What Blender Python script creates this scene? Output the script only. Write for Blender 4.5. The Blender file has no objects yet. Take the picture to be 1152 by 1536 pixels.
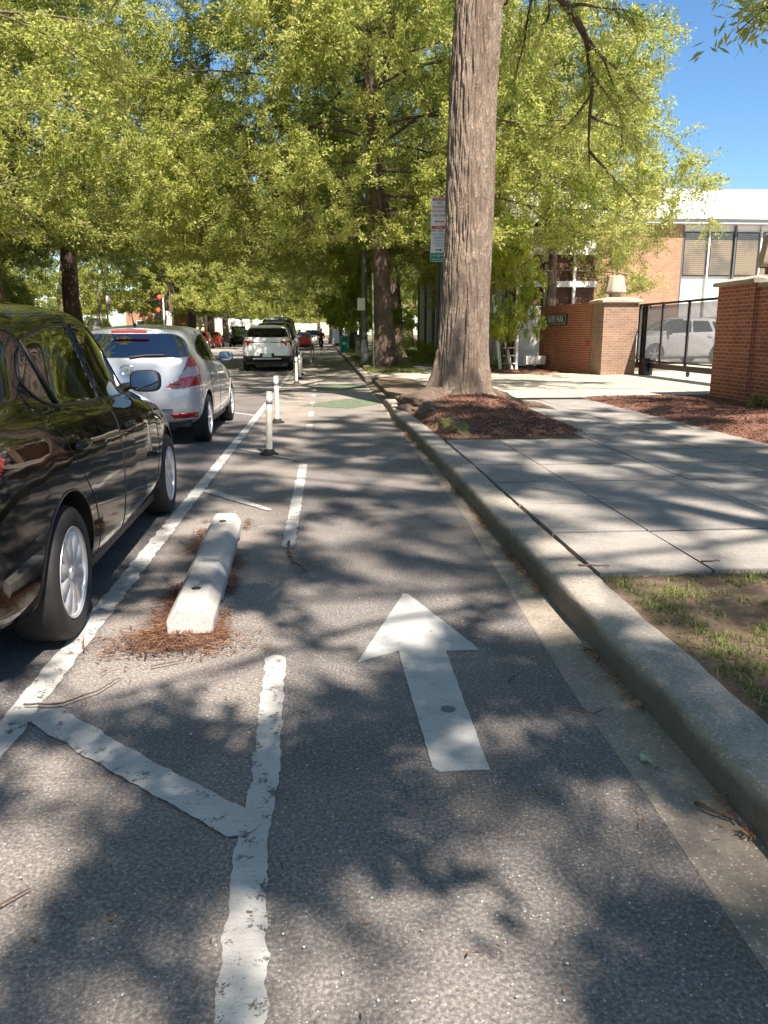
import bpy, bmesh, math, random
import numpy as np
from mathutils import Vector, Matrix, noise as mnoise
from mathutils.kdtree import KDTree
PI = math.pi
R = math.radians
SC = bpy.context.scene
COL = SC.collection
rnd = random.Random(7)

# ------------------------------------------------------------------ object helpers
class MB:
    """collects geometry and links it as ONE mesh object"""
    def __init__(s):
        s.v = []; s.f = []; s.m = []; s.mats = []
    def mi(s, mat):
        if mat is None: return 0
        if mat not in s.mats: s.mats.append(mat)
        return s.mats.index(mat)
    def add(s, vs, fs, mat=None):
        b = len(s.v); k = s.mi(mat)
        s.v.extend([tuple(p) for p in vs])
        for f in fs:
            s.f.append(tuple(b + i for i in f)); s.m.append(k)
        return s
    def box(s, c, d, rz=0, mat=None, rx=0, ry=0, taper=1.0):
        M = Matrix.Translation(Vector(c)) @ Matrix.Rotation(rz, 4, 'Z') @ Matrix.Rotation(ry, 4, 'Y') @ Matrix.Rotation(rx, 4, 'X')
        vs = []
        for z in (-.5, .5):
            t = taper if z > 0 else 1
            for x, y in ((-.5, -.5), (.5, -.5), (.5, .5), (-.5, .5)):
                vs.append(M @ Vector((x * d[0] * t, y * d[1] * t, z * d[2])))
        return s.add(vs, [(3, 2, 1, 0), (4, 5, 6, 7), (0, 1, 5, 4), (1, 2, 6, 5), (2, 3, 7, 6), (3, 0, 4, 7)], mat)
    def tube(s, pts, r, n=8, mat=None, cap=True, closed=False):
        pts = [Vector(p) for p in pts]
        if not isinstance(r, (list, tuple)): r = [r] * len(pts)
        vs = []; N = len(pts); prev = None
        for i, p in enumerate(pts):
            if closed: d = pts[(i + 1) % N] - pts[i - 1]
            else: d = pts[min(i + 1, N - 1)] - pts[max(i - 1, 0)]
            if d.length < 1e-9: d = Vector((0, 0, 1))
            d.normalize()
            if prev is None:
                a = Vector((0, 0, 1)) if abs(d.z) < .9 else Vector((1, 0, 0))
                a = d.cross(a).normalized()
            else:
                a = prev - d * prev.dot(d)
                if a.length < 1e-6: a = d.orthogonal()
                a.normalize()
            prev = a; b = d.cross(a)
            for k in range(n):
                t = 2 * PI * k / n
                vs.append(p + (a * math.cos(t) + b * math.sin(t)) * r[i])
        fs = []
        for i in range(N if closed else N - 1):
            j = (i + 1) % N
            for k in range(n):
                k2 = (k + 1) % n
                fs.append((i * n + k, i * n + k2, j * n + k2, j * n + k))
        if cap and not closed:
            fs.append(tuple(range(n))[::-1]); fs.append(tuple((N - 1) * n + k for k in range(n)))
        return s.add(vs, fs, mat)
    def lathe(s, prof, n=24, M=None, mat=None):
        """prof: (r, h) about local Z"""
        M = M or Matrix()
        vs = []
        for r, h in prof:
            for k in range(n):
                t = 2 * PI * k / n
                vs.append(M @ Vector((r * math.cos(t), r * math.sin(t), h)))
        fs = []
        for i in range(len(prof) - 1):
            for k in range(n):
                k2 = (k + 1) % n
                fs.append((i * n + k, i * n + k2, (i + 1) * n + k2, (i + 1) * n + k))
        if prof[0][0] > 1e-6: fs.append(tuple(range(n))[::-1])
        if prof[-1][0] > 1e-6: fs.append(tuple((len(prof) - 1) * n + k for k in range(n)))
        return s.add(vs, fs, mat)
    def prism(s, poly, z0, z1, M=None, mat=None):
        M = M or Matrix(); n = len(poly)
        vs = [M @ Vector((x, y, z0)) for x, y in poly] + [M @ Vector((x, y, z1)) for x, y in poly]
        fs = [tuple(range(n))[::-1], tuple(range(n, 2 * n))]
        for i in range(n):
            j = (i + 1) % n
            fs.append((i, j, n + j, n + i))
        return s.add(vs, fs, mat)
    def build(s, name, mat=None, parent=None, smooth=False, bevel=0, autos=None, loc=None):
        me = bpy.data.meshes.new(name)
        me.from_pydata(s.v, [], s.f)
        if s.mats:
            for m in s.mats: me.materials.append(m)
            me.polygons.foreach_set('material_index', s.m)
        elif mat: me.materials.append(mat)
        o = bpy.data.objects.new(name, me); COL.objects.link(o)
        if smooth: me.polygons.foreach_set('use_smooth', [True] * len(me.polygons))
        if autos is not None: me.set_sharp_from_angle(angle=R(autos))
        if bevel:
            b = o.modifiers.new('b', 'BEVEL'); b.width = bevel; b.segments = 2; b.limit_method = 'ANGLE'; b.angle_limit = R(35)
        if parent: o.parent = parent
        if loc: o.location = loc
        me.update()
        return o

def npmesh(name, V, F, mats, parent=None, mi=None, smooth=False):
    """V (n,3) F (m,4) numpy quads"""
    me = bpy.data.meshes.new(name)
    me.vertices.add(len(V)); me.vertices.foreach_set('co', np.asarray(V, dtype=np.float32).ravel())
    k = F.shape[1]
    me.loops.add(F.size); me.loops.foreach_set('vertex_index', F.astype(np.int32).ravel())
    me.polygons.add(len(F)); me.polygons.foreach_set('loop_start', np.arange(0, F.size, k, dtype=np.int32))
    if smooth: me.polygons.foreach_set('use_smooth', np.ones(len(F), dtype=bool))
    for m in mats: me.materials.append(m)
    if mi is not None: me.polygons.foreach_set('material_index', mi.astype(np.int32))
    me.update(calc_edges=True); me.validate()
    o = bpy.data.objects.new(name, me); COL.objects.link(o)
    if parent: o.parent = parent
    return o

def tag(o, label=None, cat=None, group=None, kind=None):
    if label: o['label'] = label
    if cat: o['category'] = cat
    if group: o['group'] = group
    if kind: o['kind'] = kind
    return o
def empty(name, loc=(0, 0, 0), rz=0, label=None, cat=None, group=None):
    o = bpy.data.objects.new(name, None); COL.objects.link(o)
    o.location = loc; o.rotation_euler = (0, 0, rz); o.empty_display_size = .2
    return tag(o, label, cat, group)
def copy_tree(o, parent=None):
    c = o.copy(); COL.objects.link(c)
    if parent: c.parent = parent; c.matrix_parent_inverse = o.matrix_parent_inverse.copy()
    for ch in list(o.children): copy_tree(ch, c)
    return c
def text_mesh(txt, size, name, mat, parent=None, M=None, ext=.0015, align='CENTER', sx=1.0):
    cu = bpy.data.curves.new(name, 'FONT'); cu.body = txt; cu.size = size; cu.extrude = ext
    cu.align_x = align; cu.align_y = 'CENTER'
    t = bpy.data.objects.new(name, cu); COL.objects.link(t)
    bpy.context.view_layer.update()
    me = bpy.data.meshes.new_from_object(t.evaluated_get(bpy.context.evaluated_depsgraph_get()))
    bpy.data.objects.remove(t)
    me.transform(Matrix.Diagonal((sx, 1, 1, 1)))
    if M: me.transform(M)
    me.materials.clear(); me.materials.append(mat)
    o = bpy.data.objects.new(name, me); COL.objects.link(o)
    if parent: o.parent = parent
    return o

# ------------------------------------------------------------------ materials
class Mat:
    def __init__(s, name, col=(.5, .5, .5), rough=.6, metal=0, coat=0, spec=.5):
        s.m = bpy.data.materials.new(name); s.m.use_nodes = True
        s.t = s.m.node_tree; s.n = s.t.nodes; s.p = s.n['Principled BSDF']
        s.set('Base Color', (*col, 1)); s.set('Roughness', rough); s.set('Metallic', metal)
        s.set('Coat Weight', coat); s.set('Specular IOR Level', spec)
        if coat: s.set('Coat Roughness', .02)
    def set(s, k, v): s.p.inputs[k].default_value = v
    def link(s, a, b): s.t.links.new(a, b)
    def node(s, typ, **kw):
        n = s.n.new(typ)
        for k, v in kw.items(): setattr(n, k, v)
        return n
    def coord(s, kind='Object', scale=(1, 1, 1)):
        c = s.node('ShaderNodeTexCoord'); mp = s.node('ShaderNodeMapping')
        mp.inputs['Scale'].default_value = scale
        s.link(c.outputs[kind], mp.inputs['Vector']); return mp.outputs['Vector']
    def wpos(s, scale=(1, 1, 1)):
        c = s.node('ShaderNodeNewGeometry'); mp = s.node('ShaderNodeMapping')
        mp.inputs['Scale'].default_value = scale
        s.link(c.outputs['Position'], mp.inputs['Vector']); return mp.outputs['Vector']
    def noise(s, vec, scale, detail=4, rough=.55, out='Fac', dist=0):
        n = s.node('ShaderNodeTexNoise'); n.inputs['Scale'].default_value = scale
        n.inputs['Detail'].default_value = detail; n.inputs['Roughness'].default_value = rough
        n.inputs['Distortion'].default_value = dist
        s.link(vec, n.inputs['Vector']); return n.outputs[out]
    def voro(s, vec, scale, out='Distance', feature='F1'):
        n = s.node('ShaderNodeTexVoronoi', feature=feature); n.inputs['Scale'].default_value = scale
        s.link(vec, n.inputs['Vector']); return n.outputs[out]
    def ramp(s, fac, stops, interp='LINEAR'):
        n = s.node('ShaderNodeValToRGB'); cr = n.color_ramp; cr.interpolation = interp
        while len(cr.elements) > 1: cr.elements.remove(cr.elements[-1])
        for i, (p, c) in enumerate(stops):
            e = cr.elements[0] if i == 0 else cr.elements.new(p)
            e.position = p; e.color = (*c, 1) if len(c) == 3 else c
        s.link(fac, n.inputs['Fac']); return n.outputs['Color']
    def mix(s, fac, a, b, mode='MIX'):
        n = s.node('ShaderNodeMix', data_type='RGBA', blend_type=mode)
        for v, i in ((fac, 0), (a, 6), (b, 7)):
            if isinstance(v, (int, float)): n.inputs[i].default_value = v
            elif isinstance(v, tuple): n.inputs[i].default_value = (*v, 1)
            else: s.link(v, n.inputs[i])
        return n.outputs[2]
    def math(s, op, a, b=0, clamp=False):
        n = s.node('ShaderNodeMath', operation=op, use_clamp=clamp)
        for v, i in ((a, 0), (b, 1)):
            if isinstance(v, (int, float)): n.inputs[i].default_value = v
            else: s.link(v, n.inputs[i])
        return n.outputs[0]
    def bump(s, h, strength=.5, dist=.01, normal=None):
        b = s.node('ShaderNodeBump'); b.inputs['Strength'].default_value = strength; b.inputs['Distance'].default_value = dist
        s.link(h, b.inputs['Height'])
        if normal is not None: s.link(normal, b.inputs['Normal'])
        s.link(b.outputs['Normal'], s.p.inputs['Normal']); return b.outputs['Normal']
    def base(s, c): s.link(c, s.p.inputs['Base Color']); return s

def simple(name, col, rough=.6, metal=0, coat=0, var=.12, scale=6, bump=0):
    m = Mat(name, col, rough, metal, coat)
    if var:
        v = m.coord(); n = m.noise(v, scale, 5)
        d = tuple(max(0, c * (1 - var)) for c in col); l = tuple(min(1, c * (1 + var)) for c in col)
        m.base(m.ramp(n, [(.3, d), (.7, l)]))
        if bump: m.bump(m.noise(v, scale * 8, 4), bump, .004)
    return m.m

def asphalt():
    m = Mat('asphalt', rough=.85); w = m.wpos()
    big = m.noise(w, .9, 5, .6); fine = m.noise(w, 90, 3, .7); mid = m.noise(w, 9, 4, .6)
    st = m.voro(w, 130, 'Color'); stv = m.node('ShaderNodeSeparateColor'); m.link(st, stv.inputs[0])
    dist = m.voro(w, 130)
    base = m.ramp(fine, [(.3, (.072, .070, .069)), (.5, (.155, .148, .141)), (.72, (.33, .308, .285))])
    # old, paler asphalt in the buffer / darker resurfaced lanes
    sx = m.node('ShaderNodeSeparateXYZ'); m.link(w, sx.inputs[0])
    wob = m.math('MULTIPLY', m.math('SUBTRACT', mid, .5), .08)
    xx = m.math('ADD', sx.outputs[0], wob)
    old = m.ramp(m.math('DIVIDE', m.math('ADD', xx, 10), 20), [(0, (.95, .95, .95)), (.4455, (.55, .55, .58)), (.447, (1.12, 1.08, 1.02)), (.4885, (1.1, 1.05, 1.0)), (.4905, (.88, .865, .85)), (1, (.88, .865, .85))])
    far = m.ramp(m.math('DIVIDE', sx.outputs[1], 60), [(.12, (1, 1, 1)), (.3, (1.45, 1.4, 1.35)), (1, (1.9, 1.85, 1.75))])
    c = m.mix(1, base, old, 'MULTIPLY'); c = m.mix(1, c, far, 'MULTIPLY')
    stain = m.ramp(big, [(.3, (.58, .58, .58)), (.5, (1, 1, 1)), (.7, (1.25, 1.24, 1.22))]); c = m.mix(1, c, stain, 'MULTIPLY')
    # bright aggregate
    sel = m.math('GREATER_THAN', stv.outputs[0], .86); near = m.math('LESS_THAN', dist, .38)
    fac = m.math('MULTIPLY', sel, near)
    c = m.mix(m.math('MULTIPLY', fac, .75), c, m.ramp(stv.outputs[1], [(0, (.2, .17, .14)), (.5, (.3, .27, .23)), (1, (.5, .48, .44))]))
    # rusty brown leaf stain dust
    dust = m.ramp(m.noise(w, 3.1, 6, .7), [(.56, (0, 0, 0)), (.75, (1, 1, 1))])
    c = m.mix(m.math('MULTIPLY', dust, .3), c, (.11, .075, .05))
    # sealed cracks
    wv = m.node('ShaderNodeTexVoronoi', feature='DISTANCE_TO_EDGE'); wv.inputs['Scale'].default_value = .33
    dv = m.node('ShaderNodeVectorMath', operation='ADD'); nn = m.noise(w, 2.2, 5, .6, 'Color'); m.link(w, dv.inputs[0]); m.link(nn, dv.inputs[1])
    m.link(dv.outputs[0], wv.inputs['Vector'])
    crack = m.math('LESS_THAN', wv.outputs['Distance'], .0022)
    c = m.mix(m.math('MULTIPLY', crack, .0), c, (.015, .015, .015))
    m.base(c)
    h = m.math('ADD', m.math('MULTIPLY', dist, -.8), m.math('MULTIPLY', fine, .9))
    m.bump(h, .3, .004)
    return m.m

def concrete(name, c0, c1, agg=.3, scale=1.0, moss=0, rough=.85, bmp=.35):
    m = Mat(name, rough=rough); w = m.wpos((scale,) * 3)
    n = m.noise(w, 2.3, 6, .62); f = m.noise(w, 70, 3, .7)
    c = m.ramp(n, [(.28, c0), (.72, c1)])
    c = m.mix(1, c, m.ramp(f, [(.3, (.8, .8, .8)), (.7, (1.15, 1.15, 1.15))]), 'MULTIPLY')
    if agg:
        vc = m.node('ShaderNodeSeparateColor'); m.link(m.voro(w, 105, 'Color'), vc.inputs[0]); d = m.voro(w, 105)
        f1 = m.math('MULTIPLY', m.math('GREATER_THAN', vc.outputs[0], 1 - agg), m.math('LESS_THAN', d, .42))
        c = m.mix(m.math('MULTIPLY', f1, .6), c, m.ramp(vc.outputs[1], [(0, (.16, .12, .09)), (.5, (.33, .27, .2)), (1, (.62, .58, .5))]))
    dirt = m.ramp(m.noise(w, 6, 6, .7), [(.5, (0, 0, 0)), (.8, (1, 1, 1))])
    c = m.mix(m.math('MULTIPLY', dirt, .3), c, (.09, .075, .055))
    m.base(c); m.bump(f, bmp, .005)
    return m.m

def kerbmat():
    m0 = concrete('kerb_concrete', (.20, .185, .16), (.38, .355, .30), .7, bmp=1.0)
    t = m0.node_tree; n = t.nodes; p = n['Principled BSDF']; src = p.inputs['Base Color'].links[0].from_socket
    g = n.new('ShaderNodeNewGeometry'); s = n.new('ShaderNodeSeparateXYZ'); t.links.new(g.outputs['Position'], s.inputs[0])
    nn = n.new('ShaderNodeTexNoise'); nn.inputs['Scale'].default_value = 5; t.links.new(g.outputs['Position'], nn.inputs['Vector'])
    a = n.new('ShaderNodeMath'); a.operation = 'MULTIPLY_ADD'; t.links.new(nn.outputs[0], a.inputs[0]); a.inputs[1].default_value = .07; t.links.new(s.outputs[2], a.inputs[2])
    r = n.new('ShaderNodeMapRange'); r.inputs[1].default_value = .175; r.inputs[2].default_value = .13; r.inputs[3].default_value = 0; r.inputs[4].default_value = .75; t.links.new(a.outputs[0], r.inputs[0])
    mx = n.new('ShaderNodeMix'); mx.data_type = 'RGBA'; t.links.new(r.outputs[0], mx.inputs[0]); t.links.new(src, mx.inputs[6]); mx.inputs[7].default_value = (.085, .07, .05, 1)  # brown riser stain below the kerb top, also painting in the riser's shade
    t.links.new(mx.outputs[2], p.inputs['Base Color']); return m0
def brick(name, cols, mortar, bw=.21, bh=.068, orient='auto'):
    """brick courses in world space, horizontal axis picked from the face normal"""
    m = Mat(name, rough=.85)
    g = m.node('ShaderNodeNewGeometry'); s = m.node('ShaderNodeSeparateXYZ'); m.link(g.outputs['Position'], s.inputs[0])
    sn = m.node('ShaderNodeSeparateXYZ'); m.link(g.outputs['True Normal'], sn.inputs[0])
    isx = m.math('GREATER_THAN', m.math('ABSOLUTE', sn.outputs[0]), .7)
    a = m.math('MULTIPLY', s.outputs[1], isx); b = m.math('MULTIPLY', s.outputs[0], m.math('SUBTRACT', 1, isx))
    u = m.math('ADD', a, b)
    cv = m.node('ShaderNodeCombineXYZ'); m.link(u, cv.inputs[0]); m.link(s.outputs[2], cv.inputs[1])
    br = m.node('ShaderNodeTexBrick'); br.inputs['Scale'].default_value = 1
    br.inputs['Brick Width'].default_value = bw; br.inputs['Row Height'].default_value = bh
    br.inputs['Mortar Size'].default_value = .006; br.inputs['Mortar Smooth'].default_value = .15; br.inputs['Bias'].default_value = 0
    br.inputs['Color1'].default_value = (*cols[0], 1); br.inputs['Color2'].default_value = (*cols[1], 1); br.inputs['Mortar'].default_value = (*mortar, 1)
    m.link(cv.outputs[0], br.inputs['Vector'])
    n = m.noise(g.outputs['Position'], 1.6, 6, .65); f = m.noise(g.outputs['Position'], 40, 3)
    c = m.mix(1, br.outputs['Color'], m.ramp(n, [(.25, (.75, .75, .75)), (.75, (1.2, 1.18, 1.15))]), 'MULTIPLY')
    c = m.mix(1, c, m.ramp(f, [(.3, (.8, .8, .8)), (.7, (1.2, 1.2, 1.2))]), 'MULTIPLY')
    m.base(c)
    m.bump(m.math('ADD', m.math('MULTIPLY', br.outputs['Fac'], -1), m.math('MULTIPLY', f, .4)), .6, .008)
    return m.m

def road_paint(name='road_paint', col=(.62, .62, .58), wear=.62):
    m = Mat(name, rough=.7); w = m.wpos()
    n = m.noise(w, 14, 6, .7); f = m.noise(w, 120, 3, .7)
    c = m.ramp(m.noise(w, 4, 5), [(.3, tuple(x * .78 for x in col)), (.7, col)])
    # cracks across the thermoplastic
    cr = m.noise(m.wpos((3, 26, 1)), 3.0, 5, .6)
    c = m.mix(m.math('MULTIPLY', m.math('LESS_THAN', m.math('ABSOLUTE', m.math('SUBTRACT', cr, .5)), .006), .6), c, (.1, .1, .095))
    worn = m.ramp(m.math('ADD', m.math('MULTIPLY', n, .65), m.math('MULTIPLY', f, .35)), [(wear, (0, 0, 0)), (wear + .04, (1, 1, 1))])
    c = m.mix(worn, c, (.09, .088, .083))
    m.base(c); m.bump(f, .4, .003)
    return m.m

def bark(name, c0=(.085, .062, .045), c1=(.30, .235, .18), sc=1.0, strength=1.0):
    m = Mat(name, rough=.92)
    v = m.coord('Object', (sc * 1.0, sc * 1.0, sc * .36)); v2 = m.coord('Object', (sc, sc, sc * .5))
    n1 = m.noise(v, 19, 7, .66, dist=.9); n2 = m.noise(v2, 38, 5, .7); n3 = m.noise(v2, 2.6, 6, .65)
    rid = m.math('ABSOLUTE', m.math('SUBTRACT', m.math('MULTIPLY', n1, 2), 1))
    h = m.math('ADD', m.math('MULTIPLY', rid, 1.6), m.math('MULTIPLY', n2, .5))
    c = m.ramp(h, [(.12, c0), (.42, tuple((a + b) / 2 for a, b in zip(c0, c1))), (.8, c1)])
    c = m.mix(m.ramp(n3, [(.42, (0, 0, 0)), (.62, (.6, .6, .6))]), c, tuple(q * 1.25 for q in c0))
    m.base(c); m.bump(h, .9 * strength, .03)
    return m.m

def leafmat(name, cols, trans, rough=.45, tw=.52):
    m = Mat(name, rough=rough, spec=.35)
    oi = m.node('ShaderNodeNewGeometry')
    n = m.noise(oi.outputs['Position'], .55, 3, .6)
    ri = oi.outputs['Random Per Island']
    f = m.math('ADD', m.math('MULTIPLY', n, .65), m.math('MULTIPLY', ri, .35))
    c = m.ramp(f, [(.28, cols[0]), (.5, cols[1]), (.72, cols[2])])
    m.base(c)
    tr = m.node('ShaderNodeBsdfTranslucent')
    m.link(m.mix(1, m.ramp(f, [(.28, trans[0]), (.72, trans[1])]), (1, 1, 1), 'MULTIPLY'), tr.inputs['Color'])
    mx = m.node('ShaderNodeMixShader'); mx.inputs[0].default_value = tw
    m.link(m.p.outputs[0], mx.inputs[1]); m.link(tr.outputs[0], mx.inputs[2])
    m.link(mx.outputs[0], m.n['Material Output'].inputs[0])
    return m.m

def glass(name, tint=(.55, .62, .58), refl=1.0):
    m = Mat(name); n = m.n; n.remove(m.p)
    fr = m.node('ShaderNodeFresnel'); fr.inputs[0].default_value = 1.55
    k = m.math('ADD', m.math('MULTIPLY', fr.outputs[0], 1.5 * refl), .05, clamp=True)
    t = m.node('ShaderNodeBsdfTransparent'); t.inputs[0].default_value = (*tint, 1)
    g = m.node('ShaderNodeBsdfGlossy'); g.inputs['Roughness'].default_value = .015; g.inputs['Color'].default_value = (.95, .97, 1, 1)
    mx = m.node('ShaderNodeMixShader'); m.link(k, mx.inputs[0]); m.link(t.outputs[0], mx.inputs[1]); m.link(g.outputs[0], mx.inputs[2])
    m.link(mx.outputs[0], n['Material Output'].inputs[0])
    return m.m

def mulchmat():
    m = Mat('mulch', rough=.95); w = m.wpos()
    f = m.noise(w, 45, 4, .75); v = m.voro(w, 60, 'Color'); s = m.node('ShaderNodeSeparateColor'); m.link(v, s.inputs[0])
    c = m.ramp(s.outputs[0], [(0, (.07, .03, .02)), (.5, (.21, .09, .06)), (1, (.38, .21, .14))])
    c = m.mix(1, c, m.ramp(f, [(.3, (.6, .6, .6)), (.7, (1.3, 1.3, 1.3))]), 'MULTIPLY')
    m.base(c); m.bump(m.math('ADD', f, m.voro(w, 60)), 1.0, .02)
    return m.m
def soilmat(name, c0, c1, c2):
    m = Mat(name, rough=.95); w = m.wpos()
    n = m.noise(w, 2.2, 6, .7); f = m.noise(w, 55, 4, .75)
    c = m.ramp(n, [(.3, c0), (.5, c1), (.68, c2)])
    c = m.mix(1, c, m.ramp(f, [(.3, (.6, .6, .6)), (.7, (1.3, 1.3, 1.3))]), 'MULTIPLY')
    m.base(c); m.bump(f, 1, .015)
    return m.m

def carpaint(name, col, metal=.3, rough=.35, flake=0):
    m = Mat(name, col, rough, metal, 1.0)
    v = m.coord()
    if flake: 
        n = m.noise(v, 900, 1); m.base(m.ramp(n, [(.35, tuple(c * .82 for c in col)), (.65, tuple(min(1, c * 1.15) for c in col))]))
    return m.m
def lampmat(name, col):
    m = Mat(name, col, .25, 0, 1.0); v = m.coord('Object', (60, 60, 60))
    w = m.voro(v, 1.2); m.base(m.ramp(w, [(0, tuple(min(1, c * 1.5) for c in col)), (.6, tuple(c * .5 for c in col))]))
    m.bump(w, .06, .002)
    return m.m

A = asphalt()
PAINT = road_paint(col=(.46, .46, .435), wear=.55); PAINT2 = road_paint('worn_road_paint', (.46, .46, .44), .535)
GREENP = road_paint('green_lane_paint', (.16, .25, .12), .47)
GUT = concrete('gutter_concrete', (.17, .152, .124), (.31, .278, .228), .5, bmp=.8)
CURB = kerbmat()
WALK = concrete('sidewalk_concrete', (.195, .186, .17), (.31, .295, .268), .08)
DRIVE = concrete('driveway_concrete', (.34, .30, .24), (.50, .45, .37), .15)
STOPC = concrete('wheel_stop_concrete', (.26, .26, .24), (.44, .43, .40), .1)
CAST = concrete('cast_stone', (.27, .225, .17), (.46, .39, .30), .05)
BRICKR = brick('red_brick', ((.27, .075, .042), (.36, .115, .062)), (.50, .37, .27))
BRICKT = brick('tan_brown_brick', ((.20, .125, .085), (.27, .17, .115)), (.33, .26, .20))
BRICKO = brick('orange_tan_brick', ((.30, .16, .092), (.39, .22, .13)), (.38, .29, .21))
BRICKD = brick('dark_brown_brick', ((.075, .035, .025), (.11, .05, .034)), (.16, .12, .09))
BARK = bark('willow_oak_bark'); BARKD = bark('dark_bark', (.04, .03, .024), (.17, .125, .095)); BARKR = bark('red_brown_bark', (.06, .03, .02), (.24, .13, .09))
LEAF = leafmat('willow_oak_leaf', ((.10, .14, .034), (.215, .25, .06), (.40, .39, .14)), ((.40, .52, .09), (.80, .78, .26)))
LEAFD = leafmat('deep_green_leaf', ((.09, .13, .036), (.18, .22, .06), (.34, .35, .13)), ((.36, .46, .08), (.70, .70, .21)))
LEAFY = leafmat('yellow_green_leaf', ((.16, .22, .035), (.25, .31, .05), (.36, .38, .07)), ((.42, .55, .06), (.66, .68, .12)))
MULCH = mulchmat()
SOIL = soilmat('verge_soil', (.06, .042, .028), (.15, .105, .068), (.26, .19, .13))
LAWN = soilmat('lawn', (.045, .07, .02), (.09, .12, .03), (.17, .16, .06))
DRY = soilmat('dry_lawn', (.08, .07, .03), (.20, .17, .075), (.33, .27, .12))
WHITE = simple('white_painted_metal', (.78, .78, .76), .45, var=.05)
OFFW = simple('off_white_panel', (.66, .66, .63), .6, var=.08)
BLACKM = simple('black_metal', (.012, .012, .013), .35, .3, var=.1)
DARK = simple('dark_trim', (.012, .012, .012), .5, var=.1)
RUBBER = simple('rubber', (.012, .012, .012), .75, var=.2, scale=20)
GREYM = simple('grey_painted_steel', (.10, .115, .12), .5, .1, var=.15)
GALV = simple('galvanised_steel', (.42, .43, .43), .45, .5, var=.15)
BOLLW = simple('scuffed_white_plastic', (.62, .59, .50), .5, var=.2, scale=9)
RIM = simple('silver_wheel', (.58, .59, .61), .36, .6, var=.06)
CHROME = simple('chrome', (.8, .8, .82), .12, 1, var=0)
GLS = glass('window_glass'); GLD = glass('tinted_glass', (.03, .032, .034), .7); GLM = glass('rear_glass', (.28, .31, .31), 1.8)
BGLASS = simple('building_glass', (.03, .035, .04), .06, .0, 1.0, var=.3, scale=2)
SEAT = simple('seat_fabric', (.16, .15, .135), .9, var=.15); SEATD = simple('dark_seat_fabric', (.03, .03, .03), .9, var=.15)
BEIGE = simple('beige_trim', (.48, .45, .38), .7, var=.05)
REDL = lampmat('red_lamp', (.55, .012, .012)); CLEARL = lampmat('clear_lamp', (.6, .6, .62)); ORL = lampmat('orange_lamp', (.7, .2, .02))
TWIG = simple('dry_twig', (.10, .065, .04), .9, var=.4, scale=30)
DRYLEAF = leafmat('dry_leaf', ((.08, .04, .02), (.18, .09, .045), (.32, .2, .1)), ((.3, .15, .05), (.45, .28, .1)), .8, .2)
STRAW = leafmat('brown_needles', ((.05, .026, .015), (.13, .062, .033), (.27, .15, .085)), ((.3, .15, .05), (.4, .22, .1)), .8, .1)
PALELEAF = simple('pale_leaf', (.68, .66, .34), .6, var=.1)
GRASS = leafmat('grass_blades', ((.06, .10, .025), (.13, .165, .045), (.32, .28, .12)), ((.14, .26, .03), (.40, .42, .12)), .6, .35)
ROOFW = simple('white_roof', (.80, .80, .79), .45, var=.04, scale=1)
SKIN = simple('skin', (.33, .19, .13), .55, var=.08)

MIRR = simple('dark_mirror', (.30, .31, .33), .03, 1, var=0)

# ------------------------------------------------------------------ ground, road, kerb, paving
def nz(x, y, z=0, s=1.0): return mnoise.noise(Vector((x * s, y * s, z * s)))
def struct(o, name=None):
    o['kind'] = 'structure'; return o

def grid(name, xs, ys, zf, mat, smooth=True):
    X, Y = np.meshgrid(xs, ys, indexing='ij')
    Z = np.vectorize(zf)(X, Y)
    V = np.stack([X, Y, Z], -1).reshape(-1, 3)
    nx, ny = len(xs), len(ys)
    i, j = np.meshgrid(np.arange(nx - 1), np.arange(ny - 1), indexing='ij')
    a = (i * ny + j).ravel()
    F = np.stack([a, a + ny, a + ny + 1, a + 1], -1)
    return npmesh(name, V, F, [mat], smooth=smooth)

YE = 260
struct(MB().box((0, 200, -.55), (900, 900, 1.0), mat=LAWN).build('ground'))
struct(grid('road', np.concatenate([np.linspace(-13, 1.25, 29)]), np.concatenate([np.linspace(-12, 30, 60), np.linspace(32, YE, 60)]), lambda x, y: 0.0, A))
# side street on the left behind the parked cars
struct(grid('side_road', np.linspace(-60, -12.9, 8), np.linspace(54, 63, 4), lambda x, y: .006 if x > -14 else .16, A))
def hk(y):
    def ss(a, b, t):
        t = min(1, max(0, (t - a) / (b - a))); return t * t * (3 - 2 * t)
    return .15 - .12 * ss(14.9, 16.4, y) + .12 * ss(21.8, 23.4, y)
def kx(y):      # the kerb is pushed out a little by the roots
    return -.05 * math.exp(-((y - 12.2) / 1.3) ** 2) + .012 * nz(y, 0, 3, .5)
struct(grid('gutter', np.linspace(.985, 1.16, 4), np.linspace(23.95, YE, 90), lambda x, y: .004, GUT))
def wide_gutter():
    # gutter pan, its seam to the asphalt wanders outward with distance
    ys = np.linspace(-6, 24, 120); xs = [0.0, .4, .8, 1.0]
    V = []; 
    for y in ys:
        s = .93 + .004 * y + .012 * nz(0, y, 5, 1.5) + (.09 if y > 6 else .09 * max(0, (y - 3) / 3))
        for t in xs: V.append((s + (1.165 - s) * t, y, .0015 + .008 * t))
    n = len(xs); F = np.array([(i * n + j, i * n + j + 1, (i + 1) * n + j + 1, (i + 1) * n + j) for i in range(len(ys) - 1) for j in range(n - 1)])
    return npmesh('gutter_pan', np.array(V), F, [GUT], smooth=True)
struct(wide_gutter())

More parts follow.
